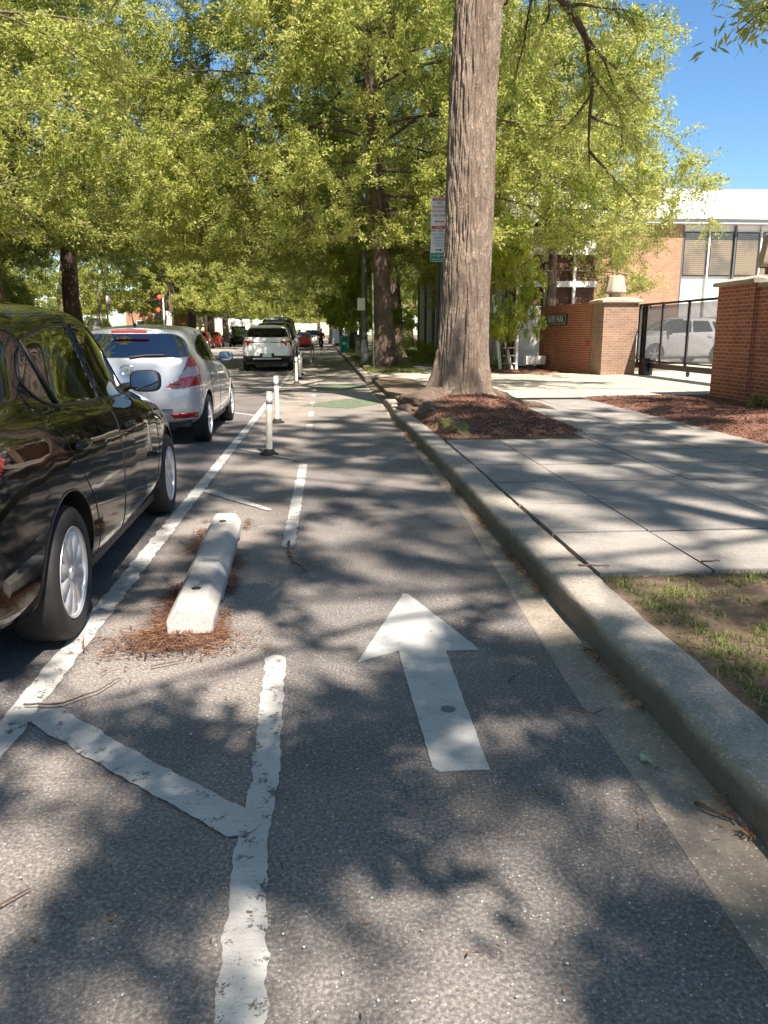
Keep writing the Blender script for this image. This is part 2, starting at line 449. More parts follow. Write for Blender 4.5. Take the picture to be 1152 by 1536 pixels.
def kerb(y0, y1, step=3.05):
    mb = MB(); y = y0
    while y < y1:
        e = min(y + step, y1) ; n = 40
        prof = lambda h: [(0, -.1), (.003, h * .3), (.008, h * .80), (.012, h * .91), (.022, h * .975), (.036, h), (.21, h + .002), (.222, h * .97), (.225, -.1)]
        vs = []
        dz = rnd.uniform(-.004, .006)
        for i in range(n + 1):
            yy = y + .009 + (e - y - .018) * i / n
            for px, pz in prof(hk(yy) + dz):
                jit = .005 * nz(px * 3, yy, pz * 3, 4) + .005 * nz(px * 9, yy * 3, pz * 9, 4)
                vs.append((1.15 + kx(yy) + px + jit, yy, pz + (jit if pz > 0 else 0)))
        k = len(prof(.1)); fs = []
        for i in range(n):
            for j in range(k - 1): fs.append((i * k + j, i * k + j + 1, (i + 1) * k + j + 1, (i + 1) * k + j)[::-1])
        fs.append(tuple(range(k))[::-1]); fs.append(tuple(n * k + j for j in range(k)))
        mb.add(vs, fs); y = e
    return mb
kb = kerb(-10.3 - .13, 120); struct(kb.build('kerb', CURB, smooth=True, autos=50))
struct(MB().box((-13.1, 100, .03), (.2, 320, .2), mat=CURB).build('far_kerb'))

# land on both sides
HOLE = .13
struct(MB().box((61.36, 130, -.36), (120, 330, .98), mat=SOIL).build('verge', None))           # top z=.13
struct(MB().box((-73.2, 130, -.36), (120, 330, .98), mat=DRY).build('far_verge', None))
struct(MB().box((-17, 26, .10), (1.6, 60, .1), mat=WALK).build('far_path'))

# sidewalk slabs with open joints
def slabs():
    mb = MB(); xe = [1.385, 2.0, 3.05, 3.97, 4.9]
    ys = [3.83, 4.70, 5.55, 6.42, 7.30, 8.2, 9.1] + [10 + .93 * k for k in range(6)]
    for i in range(4):
        for j in range(len(ys) - 1):
            x0, x1, y0, y1 = xe[i], xe[i + 1], ys[j], ys[j + 1]
            if y0 > 9 and i < 2: continue
            if x0 < 1.4: x0 += .004
            tl = [rnd.uniform(-.003, .003) for _ in range(4)]; g = .016; z = .152; sk = .012
            n = 5; vs = []; 
            for a in range(n):
                for b in range(n):
                    u, v = a / (n - 1), b / (n - 1)
                    zz = z + tl[0] * (1 - u) * (1 - v) + tl[1] * u * (1 - v) + tl[2] * u * v + tl[3] * (1 - u) * v
                    gx = .006; xx = x0 + gx + (x1 - x0 - 2 * gx) * u; yy = y0 + g + (y1 - y0 - 2 * g) * v + (xx - 2.5) * sk
                    vs.append((xx, yy, zz))
            fs = [(a * n + b, (a + 1) * n + b, (a + 1) * n + b + 1, a * n + b + 1) for a in range(n - 1) for b in range(n - 1)]
            rim = [a * n for a in range(n)] + [(n - 1) * n + b for b in range(1, n)] + [a * n + n - 1 for a in range(n - 2, -1, -1)] + [b for b in range(n - 2, 0, -1)]
            k = len(vs)
            for r_ in rim: vs.append((vs[r_][0], vs[r_][1], .1))
            for q in range(len(rim)): fs.append((rim[q], rim[(q + 1) % len(rim)], k + (q + 1) % len(rim), k + q)[::-1])
            mb.add(vs, fs)
    return mb
struct(slabs().build('sidewalk', WALK))
struct(MB().box((3.15, 9.45, .1315), (3.48, 11.2, .03), mat=DARK).build('joint_shade_sheet'))  # added dark sheet, stands in for the shade inside the slab joints
def drz(x, y):
    t = min(1, max(0, (x - 1.38) / 1.5)); b = hk(y) + (.155 - hk(y)) * t * t * (3 - 2 * t)
    return b + .002 + max(0, (x - 7)) * .02
struct(grid('driveway', np.linspace(1.375, 12, 50), np.linspace(15.05, 24.3, 40), drz, DRIVE))
mbj = MB()
for x in (3.0, 4.9, 7.6): mbj.box((x, 19.6, drz(x, 19) + .001), (.012, 9.0, .006))
for y in (17.4, 19.7, 22.0): mbj.box((5.2, y, .162), (4.8, .012, .006))
struct(mbj.build('driveway_joints', DARK))
struct(MB().box((21.5, 24, .19), (19, 34, .12), mat=DRIVE).build('parking_lot'))
mb = MB()
y = 24.4
while y < 110: mb.box((4.05, y + .75, .105), (1.7, 1.485, .1)); y += 1.5
for k in range(3): mb.box((2.2, 24.7, .105), (1.6, .6, .1)) if k == 0 else None
struct(mb.build('garden_path', WALK))
struct(grid('lawn', np.linspace(4.95, 9, 12), np.linspace(29, 110, 40), lambda x, y: .15 + .02 * nz(x, y, 0, 1), LAWN))
struct(grid('planting_strip', np.linspace(1.38, 3.18, 14), np.linspace(25.1, 110, 120), lambda x, y: .15 + .02 * nz(x, y, 0, 1.5) + (.12 * math.exp(-((x - 2.1) ** 2 + (y - 29) ** 2) / 1.5)), DRY))

# mulch
def mound(x, y):
    e = min(1, max(0, (x - 1.36) / .25)) * min(1, max(0, (3.32 - x) / .35)) * min(1, max(0, (y - 9.12 - (x - 1.3) * .2) / .5)) * min(1, max(0, (15 - y) / .4))
    return .135 + e * (.05 + .22 * math.exp(-((x - 2.3) ** 2 / .9 + (y - 13) ** 2 / 5))) + .02 * e * nz(x, y, 0, 3) + .008 * nz(x, y, 0, 25)
struct(grid('tree_pit_mulch', np.linspace(1.375, 3.33, 70), np.linspace(9.12, 15.02, 150), mound, MULCH))
def bed(x, y):
    e = min(1, max(0, (x - 4.88) / .35)) * min(1, max(0, (15.5 - y - (x - 5) * -.1) / .6))
    return .135 + e * (.05 + .03 * nz(x, y, 0, .8)) + .012 * nz(x, y, 0, 18) + .03 * e * nz(x, y, 0, 4) ** 2
struct(grid('mulch_bed', np.linspace(4.88, 7.5, 60), np.linspace(1.5, 15.6, 200), bed, MULCH))
struct(grid('far_mulch_bed', np.linspace(4.95, 8.6, 30), np.linspace(24.4, 28.6, 30), lambda x, y: .15 + .05 * nz(x, y, 0, 2) + .02 * nz(x, y, 0, 12), MULCH))
# near verge with worn grass
def vz(x, y): return .128 + .028 * (nz(x, y, 0, 2.2) + .3) + .012 * nz(x, y, 0, 11)
struct(grid('worn_verge', np.linspace(1.372, 6.5, 130), np.linspace(-6, 3.82, 200), lambda x, y: vz(x, y) + (0 if x > 1.42 else -.01), SOIL))

# chips of mulch, grass, needles (nobody could count them)
def scatter_quads(name, pts, ln, wd, mat, label, up=.3, lift=.0, seed=1, curl=0):
    g = np.random.default_rng(seed); P = np.array(pts); n = len(P)
    a = g.uniform(0, 2 * PI, n); D = np.stack([np.cos(a), np.sin(a), g.normal(0, up, n)], -1); D /= np.linalg.norm(D, axis=1)[:, None]
    S = np.cross(D, np.stack([g.normal(0, .35, n), g.normal(0, .35, n), np.ones(n)], -1)); S /= np.linalg.norm(S, axis=1)[:, None]
    L = (ln * g.uniform(.5, 1.4, n))[:, None]; W = (wd * g.uniform(.6, 1.3, n))[:, None]
    P = P + np.array([0, 0, lift])
    V = np.stack([P - D * L / 2, P + S * W / 2, P + D * L / 2, P - S * W / 2], 1).reshape(-1, 3)
    F = np.arange(4 * n).reshape(-1, 4)
    return tag(npmesh(name, V, F, [mat]), label, kind='stuff')
g = np.random.default_rng(3)
pts = []
for _ in range(9000):
    x = g.uniform(1.4, 3.3); y = g.uniform(9.2, 14.9); pts.append((x, y, mound(x, y) + .008))
for _ in range(9000):
    x = g.uniform(4.95, 7.3); y = g.uniform(6, 15.4); pts.append((x, y, bed(x, y) + .008))
scatter_quads('mulch_chips', pts, .05, .016, MULCH, 'loose red brown wood chips over the mulch beds', .35)

def blades():
    g = np.random.default_rng(5); T = []
    for _ in range(8000):
        x = g.uniform(1.42, 5.5); y = g.uniform(.3, 3.8)
        d = nz(x, y, 7, 1.5) + .6 * nz(x, y, 2, 5)
        if d < g.uniform(-.35, .4): continue
        T.append((x, y, vz(x, y)))
    T = np.array(T); k = 13
    B = np.repeat(T, k, 0); n = len(B)
    B[:, :2] += g.normal(0, .022, (n, 2))
    a = g.uniform(0, 2 * PI, n); lean = g.uniform(.2, 1.3, n); L = g.uniform(.02, .062, n)[:, None]
    D = np.stack([np.cos(a) * lean, np.sin(a) * lean, np.ones(n)], -1); D /= np.linalg.norm(D, axis=1)[:, None]
    S = np.stack([-np.sin(a), np.cos(a), np.zeros(n)], -1) * .0022
    M_ = B + D * L * .55; Tp = M_ + (D - np.array([0, 0, .7])) * L * .5
    V = np.stack([B - S, B + S, M_ + S * .8, M_ - S * .8, Tp + S * .2, Tp - S * .2], 1).reshape(-1, 3)
    b = np.arange(n)[:, None] * 6
    F = np.concatenate([b + np.array([0, 1, 2, 3]), b + np.array([3, 2, 4, 5])])
    return tag(npmesh('grass', V, F, [GRASS]), 'patchy short grass on the worn verge beside the kerb', kind='stuff')
blades()
# distant grass on the strip
def blades2():
    g = np.random.default_rng(6); n = 26000
    x = g.uniform(1.45, 3.15, n); y = 25.2 + 45 * g.uniform(0, 1, n) ** 1.6
    B = np.stack([x, y, np.full(n, .14)], -1)
    a = g.uniform(0, 2 * PI, n); D = np.stack([np.cos(a) * .5, np.sin(a) * .5, np.ones(n)], -1); L = g.uniform(.04, .12, n)[:, None]
    S = np.stack([-np.sin(a), np.cos(a), np.zeros(n)], -1) * .008
    V = np.stack([B - S, B + S, B + D * L + S * .3, B + D * L - S * .3], 1).reshape(-1, 3)
    tag(npmesh('strip_grass', V, np.arange(4 * n).reshape(-1, 4), [GRASS]), 'dry grass around the second street tree', kind='stuff')
blades2()

# ------------------------------------------------------------------ painted road markings (4 mm above the asphalt)
def stripe(name, path, widths, z=.0035, mat=PAINT, seed=0, wob=.008, step=.02, freq=9, taper=True):
    """ragged edged painted band along a path"""
    P = [Vector((a, b, 0)) for a, b in path]; pts = []; ws = []
    if not isinstance(widths, (list, tuple)): widths = [widths] * len(P)
    for i in range(len(P) - 1):
        n = max(1, int((P[i + 1] - P[i]).length / step))
        for k in range(n): t = k / n; pts.append(P[i].lerp(P[i + 1], t)); ws.append(widths[i] * (1 - t) + widths[i + 1] * t)
    pts.append(P[-1]); ws.append(widths[-1]); vs = []
    for i, p in enumerate(pts):
        d = (pts[min(i + 1, len(pts) - 1)] - pts[max(i - 1, 0)]).normalized(); s = Vector((d.y, -d.x, 0))
        e = min(1, .35 + min(i, len(pts) - 1 - i) * .25) if taper else 1
        l = wob * (nz(i * step, seed, 1, freq) + .6 * nz(i * step, seed, 1, freq * 3.3)); r = wob * (nz(i * step, seed, 9, freq) + .6 * nz(i * step, seed, 9, freq * 3.3))
        a = p + s * (ws[i] / 2 * e + l); b = p - s * (ws[i] / 2 * e + r)
        vs += [(a.x, a.y, z), (p.x, p.y, z + .0015), (b.x, b.y, z)]
    fs = []
    for i in range(len(pts) - 1):
        for j in (0, 1): fs.append((3 * i + j, 3 * i + j + 1, 3 * i + j + 4, 3 * i + j + 3)[::-1])
    return struct(MB().add(vs, fs).build(name, mat))
stripe('parking_line', [(-1.115, -6), (-1.115, 14), (-1.15, 60)], .105, seed=1, wob=.014, step=.03)
stripe('buffer_line', [(-.205, .2), (-.19, 1.4), (-.215, 1.95), (-.20, 2.2), (-.222, 3.24)], [.10, .105, .085, .085, .085], seed=2, wob=.010, step=.012, freq=14)
stripe('buffer_diagonal', [(-1.05, 2.77), (-.7, 2.43), (-.45, 2.2), (-.215, 1.99)], [.13, .12, .115, .12], z=.0075, seed=3, wob=.009, step=.012)
stripe('buffer_line', [(-.245, 5.0), (-.225, 8.4)], [.085, .085], seed=4, wob=.014, step=.02)
stripe('buffer_diagonal', [(-1.04, 7.0), (-.42, 6.12)], [.12, .05], z=.0075, seed=5)
stripe('buffer_diagonal', [(-1.0, 9.6), (-.26, 8.6)], [.06, .04], z=.0075, seed=6, mat=PAINT2)
stripe('parking_tick', [(-1.16, 13.6), (-3.1, 16.2)], .09, seed=8)
y = 11.3; k = 0
while y < 60:
    stripe('lane_dash', [(-.22, y), (-.22, y + (.9 if y < 20 else 2.2))], .09, seed=10 + k, wob=.01, mat=PAINT2); y += 2.05 if y < 20 else 5; k += 1
for k, (y, w) in enumerate(((15.9, 1.9), (20.8, 2.3))):
    stripe('green_crossing_band', [(0, y + .3), (1.0, y - .3)], w, z=.0042, mat=GREENP, seed=30 + k, wob=.05, taper=False)
# lane arrow
AR = [(.405, 4.03), (.125, 3.14), (.305, 3.25), (.325, 2.285), (.345, 2.262), (.505, 2.262), (.51, 3.235), (.655, 3.235), (.645, 3.29), (.43, 4.01)]
def ragged(poly, wob=.004, step=.03, seed=0):
    out = []
    for i in range(len(poly)):
        a = Vector((*poly[i], 0)); b = Vector((*poly[(i + 1) % len(poly)], 0)); n = max(1, int((b - a).length / step))
        s = (b - a).normalized(); s = Vector((s.y, -s.x, 0))
        for k in range(n):
            p = a.lerp(b, k / n) + s * (wob * nz(k * .7, i * 3.1, seed, 1) if k else 0); out.append((p.x, p.y))
    return out
struct(MB().prism(ragged(AR), .002, .005).build('lane_arrow', road_paint('arrow_paint', (.44, .45, .43), .60)))
struct(MB().lathe([(0.0, .0066), (.028, .0062)], 16, Matrix.Translation((.436, 2.68, 0))).build('arrow_stain', simple('grey_stain', (.13, .13, .13), .8)))

# ------------------------------------------------------------------ wheel stop
def wheel_stop(x0, y0, x1, y1, label):
    d = Vector((x1 - x0, y1 - y0, 0)); L = d.length
    t = tag(empty('wheel_stop', ((x0 + x1) / 2, (y0 + y1) / 2, .008), math.atan2(d.y, d.x) - PI / 2), label, 'wheel stop')
    mb = MB(); n = 30; prof = [(-.106, 0), (-.108, .065), (-.070, .122), (-.062, .128), (.062, .128), (.070, .122), (.108, .065), (.106, 0)]
    vs = []; k = len(prof)
    for i in range(n + 1):
        yy = -L / 2 + L * i / n; e = min(i, n - i); s = 1 if e > 0 else .97
        for px, pz in prof:
            notch = .03 if (pz == 0 and .28 < abs(yy) / L < .34) else 0
            vs.append((px * s + .003 * nz(px * 5, yy, pz * 5, 3), yy, max(pz * (1 if e else .95) + (.003 * nz(px, yy, pz, 6) if pz else 0), notch)))
    fs = [tuple(range(k))[::-1], tuple(n * k + j for j in range(k))]
    for i in range(n):
        for j in range(k): fs.append((i * k + j, i * k + (j + 1) % k, (i + 1) * k + (j + 1) % k, (i + 1) * k + j))
    mb.add(vs, fs); mb.build('concrete_bar', STOPC, t, smooth=True, autos=28, bevel=.006)
    for s in (-1, 1):
        h = MB().lathe([(0, .1325), (.022, .1325), (.024, .130)], 16, Matrix.Translation((0, s * L * .36, 0))); h.build('pin_hole', DARK, t)
    return t
wheel_stop(-.625, 3.50, -.69, 5.5, 'weathered pale concrete wheel stop lying in the buffer beside the black sedan')

# ------------------------------------------------------------------ delineator posts
def make_post(h=.71):
    t = empty('delineator_post')
    MB().lathe([(.11, 0), (.108, .012), (.075, .022), (.058, .05), (.05, .06)], 20).build('base', RUBBER, t, smooth=True, autos=40)
    MB().lathe([(.037, .03), (.036, .2), (.036, h * .62), (.038, h * .66), (.038, h * .72), (.036, h * .75), (.036, h - .01), (.032, h), (0, h)], 20).build('post', BOLLW, t, smooth=True, autos=40)
    MB().lathe([(.0372, h * .80), (.0372, h * .93)], 20).build('reflective_band', simple('worn_band', (.50, .50, .46), .4, var=.2), t, smooth=True)
    return t
post0 = make_post(); PG = 'white delineator posts along the bike lane buffer'
for i, (x, y, s, tx, lab) in enumerate([
    (-.63, 9.12, 1, .03, 'scuffed white delineator post nearest the camera, rooted on a black rubber base'),
    (-.72, 12.45, 1.0, -.02, 'greyer delineator post just behind the nearest one, level with the silver hatchback'),
    (-.74, 22.4, 1, 0, 'white delineator post just before the white suv, third along the buffer'),
    (-.70, 24.6, 1, .03, 'white delineator post beside the rear bumper of the white suv, fourth along the buffer'),
    (-.72, 26.8, 1.05, -.03, 'white delineator post beside the rear wheel of the white suv, fifth along the buffer'),
    (-.55, 37.0, 1.1, 0, 'white delineator post beside the dark blue van'),
    (-.5, 44.0, 1.1, .02, 'smallest and farthest white delineator post in the buffer')]):
    o = post0 if i == 0 else copy_tree(post0)
    o.location = (x, y, .006); o.scale = (1, 1, s); o.rotation_euler = (0, tx, i * 1.3)
    tag(o, lab, 'bollard', PG)
for i, x in enumerate((-10.7, -10.0, -9.6, -9.2)):
    o = copy_tree(post0); o.location = (x - (1 if i == 0 else 0), 66, .006); o.scale = (1.3, 1.3, 1)
    tag(o, ['lone white lane post left of the red parked car', 'left post of the three in front of the red car', 'middle post of the three in front of the red car', 'right post of the three in front of the red car'][i], 'bollard', 'white lane posts before the red car')

# ------------------------------------------------------------------ brick gateway
def urn(t, x, y, z, s=1.0):
    mb = MB()
    mb.lathe([(.20, 0), (.20, .13)], 4, Matrix.Translation((x, y, z)) @ Matrix.Rotation(PI / 4, 4, 'Z') @ Matrix.Scale(s, 4))
    a = MB().lathe([(.30, .13), (.325, .16), (.325, .2), (.235, .62), (.21, .64), (0, .645)], 10, Matrix.Translation((x, y, z)) @ Matrix.Rotation(PI / 10, 4, 'Z') @ Matrix.Scale(s, 4))
    mb.add(a.v, a.f); return mb.build('finial', CAST, t, bevel=.012)
def hipcap(t, cx, cy, w, d, z, ov=.09):
    mb = MB(); mb.box((cx, cy, z + .035), (w + 2 * ov, d + 2 * ov, .07)); mb.box((cx, cy, z + .11), (w + 2 * ov, d + 2 * ov, .08), taper=.62)
    return mb.build('capstone', CAST, t, bevel=.008)
p1 = empty('gate_pillar', (0, 0, 0), 0, 'square tan brown brick gate pillar left of the sliding gate, with a tapered stone finial', 'pillar')
MB().box((8.45, 23.3, 1.17), (1.0, 1.0, 2.06)).build('shaft', BRICKT, p1); hipcap(p1, 8.45, 23.3, 1.0, 1.0, 2.2); urn(p1, 8.42, 23.3, 2.35, .95)
w1 = empty('brick_wall', (0, 0, 0), 0, 'red brick wall beyond the driveway carrying the dark name sign', 'wall')
WA, WB = Vector((7.50, 27.9, 0)), Vector((7.93, 23.82, 0)); d = WB - WA; ang = math.atan2(d.y, d.x)
mid = (WA + WB) / 2; nrm = Vector((d.y, -d.x, 0)).normalized()          # points to -x (street)
if nrm.x > 0: nrm = -nrm
c = mid - nrm * .15
MB().box((c.x, c.y, 1.16), (d.length, .3, 2.04), ang).build('brickwork', BRICKR, w1)
MB().box((c.x, c.y, 2.21), (d.length + .05, .36, .06), ang).build('coping', BRICKR, w1, bevel=.006)
# name sign
sg = empty('name_sign', (0, 0, 0), 0, 'long dark sign board with pale lettering on the red brick wall', 'sign')
sc_ = WA + (WB - WA) * .36 + nrm * .02; zs = 1.78
MB().box((sc_.x, sc_.y, zs), (1.75, .05, .34), ang).build('board', simple('sign_green_black', (.02, .028, .024), .45), sg, bevel=.004)
fr = MB(); q = sc_ + nrm * .026; dx = d.normalized()
for s in (-1, 1):
    e = q + dx * s * .80; fr.box((e.x, e.y, zs), (.015, .008, .27), ang)
    fr.box((q.x, q.y, zs + s * .13), (1.6, .008, .015), ang)
fr.build('border_line', OFFW, sg)
xa = -dx if False else dx                                                # reading direction seen from the street
M = Matrix(((dx.x, 0, nrm.x, sc_.x + nrm.x * .027 - dx.x * 0), (dx.y, 0, nrm.y, sc_.y + nrm.y * .027), (0, 1, 0, zs), (0, 0, 0, 1)))
text_mesh('RIVER PARK', .27, 'lettering', OFFW, sg, M, .003, sx=.92)

p2 = empty('gate_wall', (0, 0, 0), 0, 'red brick wall and end pillar at the right edge beside the mulch bed, with stone cap and finial', 'wall')
MB().box((7.95, 14.15, 1.15), (1.3, 1.3, 2.06)).build('pillar', BRICKR, p2); hipcap(p2, 7.95, 14.15, 1.3, 1.3, 2.18, .08); urn(p2, 7.95, 14.0, 2.33, 1.12)
MB().box((7.55, 7.7, 1.12), (.36, 11.6, 2.0)).build('brickwork', BRICKR, p2); MB().box((7.55, 7.7, 2.15), (.46, 11.6, .07)).build('coping', CAST, p2, bevel=.01)
ib = MB().box((8.02, 24.0, .9), (.05, .12, .14)); tag(MB().box((7.90, 23.95, 1.05), (.06, .16, .13)).build('alarm_box', simple('red_box', (.5, .03, .03), .5), bevel=.008), 'small red box fixed between the red wall and the tan pillar', 'box')

# sliding gate at x = 9.15
gt = empty('sliding_gate', (9.15, 15.2, 0), 0, 'black metal sliding gate with close vertical corrugated infill', 'gate')
GL = 8.0
fr = MB(); fr.box((0, GL / 2, .47), (.07, GL, .14)); fr.box((0, GL / 2, 2.14), (.06, GL, .06)); fr.box((0, GL / 2, .60), (.04, GL, .04))
fr.build('frame', BLACKM, gt, bevel=.004)
for k in range(6):
    MB().box((0, .03 + k * (GL - .06) / 5, 1.33), (.06, .06, 1.62)).build('upright', BLACKM, gt)
bars = MB()
k = 0
yy = .08
while yy < GL - .05:
    bars.box((.0, yy, 1.36), (.012, .02, 1.46)); yy += .055
tag(bars.build('infill_bars', simple('grey_gate_bars', (.10, .11, .115), .45, .4), gt))
for k in (1.3, 4.6, 6.9):
    MB().lathe([(.07, -.02), (.07, .02)], 16, Matrix.Translation((0, k, .34)) @ Matrix.Rotation(PI / 2, 4, 'Y')).build('roller', GREYM, gt)
gp = empty('gate_guide', (9.12, 22.65, 0), 0, 'black gate guide post with motor box against the tan pillar', 'gate post')
g1 = MB(); g1.box((0, 0, 1.15), (.08, .08, 2.0)); g1.box((.0, .16, 1.15), (.08, .06, 2.0)); g1.build('post', BLACKM, gp)
g2 = MB(); g2.box((.0, -.28, .42), (.26, .32, .5)); g2.build('motor_box', BLACKM, gp, bevel=.02)
g3 = MB(); g3.tube([(0, 0, 2.14), (.0, -.12, 2.16), (0, -.3, 2.06)], .02, 6); g3.build('bracket', BLACKM, gp)

# ------------------------------------------------------------------ trees
def tubes_np(segs, n=6):
    """segs: list of (pts (k,3), radii (k,)) -> verts, quads"""
    Vs = []; Fs = []; b = 0
    t = np.arange(n) * 2 * PI / n; ct, st = np.cos(t), np.sin(t)
    for P, r in segs:
        P = np.asarray(P); r = np.asarray(r); k = len(P)
        D = np.gradient(P, axis=0); D /= np.linalg.norm(D, axis=1)[:, None] + 1e-9
        ref = np.array([0, 0, 1.]) if abs(D[0][2]) < .85 else np.array([1., 0, 0])
        a = np.cross(D, ref); a /= np.linalg.norm(a, axis=1)[:, None] + 1e-9
        c = np.cross(D, a)
        V = P[:, None, :] + r[:, None, None] * (a[:, None, :] * ct[None, :, None] + c[:, None, :] * st[None, :, None])
        Vs.append(V.reshape(-1, 3))
        i, j = np.meshgrid(np.arange(k - 1), np.arange(n), indexing='ij')
        q = (i * n + j).ravel() + b; q2 = (i * n + (j + 1) % n).ravel() + b
        Fs.append(np.stack([q, q2, q2 + n, q + n], -1)); b += k * n
    return np.concatenate(Vs), np.concatenate(Fs)

def curve(p0, d0, L, g, n=8, droop=0., wob=.12):
    P = [np.array(p0, float)]; d = np.array(d0, float); d /= np.linalg.norm(d)
    for i in range(n):
        d = d + g.normal(0, wob, 3) + np.array([0, 0, -droop / n]); d /= np.linalg.norm(d)
        P.append(P[-1] + d * L / n)
    return np.array(P)

def leaves(P, D, L, per, lw, ll, g, droop=.35, spread=1.25):
    n = len(P); t = g.uniform(.08, 1.05, (n, per))
    C = P[:, None] + D[:, None] * (L[:, None] * t)[..., None] + g.normal(0, .06, (n, per, 3))
    C[..., 2] -= .10 * L[:, None] * t ** 2
    d = D[:, None] * .75 + g.normal(0, spread * .55, (n, per, 3)) + np.array([0, 0, -droop])
    C = C.reshape(-1, 3); d = d.reshape(-1, 3); d /= np.linalg.norm(d, axis=1)[:, None]
    s = np.cross(d, g.normal(0, 1, d.shape) + np.array([0, 0, 1.2])); s /= np.linalg.norm(s, axis=1)[:, None] + 1e-9
    m = len(C); ln = (ll * g.uniform(.7, 1.35, m))[:, None]; w = (lw * g.uniform(.7, 1.3, m))[:, None]
    V = np.stack([C, C + d * ln * .45 + s * w * .5, C + d * ln, C + d * ln * .45 - s * w * .5], 1).reshape(-1, 3)
    return V, np.arange(len(V)).reshape(-1, 4)

def grow(seed, H, RX, clear, tr, nl=20, per=26, ll=.11, lw=.03, droop=.35, sub=7, tw=9, elev=(10, 60), lowdroop=.5, tubes=(12, 6, 4), shape=1.0, twl=.75, extra=(), zmin=0.):
    """returns wood segs by size and leaf arrays for a tree standing at the origin"""
    g = np.random.default_rng(seed)
    trunk = curve((0, 0, 0), (0, 0, 1), H * .86, g, 12, 0, .035)
    tz = np.linspace(0, 1, 13); rad = tr * (1 - .85 * tz ** 1.1); rad[0] *= 1.45; rad[1] *= 1.05
    big = [(trunk, rad)]; mid = []; small = []; TP = []; TD = []; TL = []
    az = g.uniform(0, 6)
    for i in range(nl):
        f = clear / H + (1 - clear / H) * ((i + .5) / nl) ** .95 * .86
        k = f / .86 * 12; k0 = int(min(11, k)); p = trunk[k0] + (trunk[k0 + 1] - trunk[k0]) * (k - k0)
        az += 2.4 + g.uniform(-.4, .4)
        hh = (f - clear / H) / (1 - clear / H)                       # 0 low .. 1 top
        rr = RX * (.72 + .55 * math.sin(min(1, hh * 1.25 + .12) * PI) ** .8 - .55 * hh ** 2 * shape) * g.uniform(.75, 1.12)
        el = R(elev[0] + (elev[1] - elev[0]) * hh + g.uniform(-8, 8))
        d = (math.cos(az) * math.cos(el), math.sin(az) * math.cos(el), math.sin(el))
        L = rr / max(.45, math.cos(el)) * .9; L = min(L, RX * 1.25)
        lim = curve(p, d, L, g, 10, lowdroop * (1 - hh), .10)
        lim[:, 2] = np.where(lim[:, 2] < zmin + .5, zmin + .5 + .25 * (lim[:, 2] - zmin - .5), lim[:, 2])
        r0 = tr * .19 * (1 - .5 * hh); lr = r0 * (1 - .85 * np.linspace(0, 1, 11))
        mid.append((lim, lr))
        for j in range(sub):
            s = .12 + .86 * (j + g.uniform(0, .8)) / sub; q = s * 10; q0 = int(min(9, q)); sp = lim[q0] + (lim[q0 + 1] - lim[q0]) * (q - q0)
            ld = lim[q0 + 1] - lim[q0]; ld /= np.linalg.norm(ld)
            side = np.cross(ld, g.normal(0, 1, 3)); side /= np.linalg.norm(side)
            sd = ld * .65 + side * .8 + np.array([0, 0, .12]); SL = RX * .50 * (1.15 - .55 * s) * g.uniform(.7, 1.25)
            sb = curve(sp, sd, SL, g, 6, .35, .14); sb[:, 2] = np.where(sb[:, 2] < zmin, zmin + .15 * (sb[:, 2] - zmin), sb[:, 2]); small.append((sb, max(.006, r0 * .3) * (1 - .8 * np.linspace(0, 1, 7))))
            for w in range(tw):
                u = g.uniform(.15, 1.0) * 6; u0 = int(min(5, u)); tp = sb[u0] + (sb[u0 + 1] - sb[u0]) * (u - u0)
                bd = sb[u0 + 1] - sb[u0]; bd /= np.linalg.norm(bd)
                td = bd * .7 + g.normal(0, .62, 3) + np.array([0, 0, -.12]); td /= np.linalg.norm(td)
                TP.append(tp); TD.append(td); TL.append(twl * g.uniform(.55, 1.3))
    for (p0, d0, XL, dr, r0) in extra:
        lim = curve(p0, d0, XL, g, 10, dr, .07); mid.append((lim, r0 * (1 - .85 * np.linspace(0, 1, 11))))
        for j in range(9):
            q = 5 + 4.9 * (j + g.uniform(0, .9)) / 9; q0 = int(min(9, q)); sp = lim[q0] + (lim[q0 + 1] - lim[q0]) * (q - q0); ld = lim[q0 + 1] - lim[q0]; ld /= np.linalg.norm(ld)
            sb = curve(sp, ld * .6 + g.normal(0, .5, 3), .9 * g.uniform(.7, 1.2), g, 6, .3, .14); small.append((sb, .02 * (1 - .8 * np.linspace(0, 1, 7))))
            for w in range(9):
                u0 = int(g.uniform(1, 5)); td = sb[u0 + 1] - sb[u0]; td = td / np.linalg.norm(td) * .7 + g.normal(0, .6, 3); td /= np.linalg.norm(td); TP.append(sb[u0]); TD.append(td); TL.append(.4 * g.uniform(.6, 1.2))
    TP, TD, TL = np.array(TP), np.array(TD), np.array(TL)
    keep = TP[:, 2] + TD[:, 2] * TL > zmin - .25; TP, TD, TL = TP[keep], TD[keep], TL[keep]
    V, F = leaves(TP, TD, TL, per, lw, ll, g, droop)
    WV, WF = [], []; b = 0
    for sg_, n in ((big, tubes[0]), (mid, tubes[1]), (small, tubes[2])):
        v, f = tubes_np(sg_, n); WV.append(v); WF.append(f + b); b += len(v)
    # twigs as three sided slivers
    k = len(TP); E = TP + TD * TL[:, None]; E[:, 2] -= .2 * TL
    v, f = tubes_np([(np.array([TP[i], E[i]]), np.array([.006, .003])) for i in range(0, k, 2)], 3); WV.append(v); WF.append(f + b)
    return (np.concatenate(WV), np.concatenate(WF)), (V, F)

def tree_obj(name, seed, wood, leaf, **kw):
    (WV, WF), (V, F) = grow(seed, **kw)
    t = empty(name)
    npmesh('trunk', WV, WF, [wood], t, smooth=True); npmesh('crown', V, F, [leaf], t)
    return t

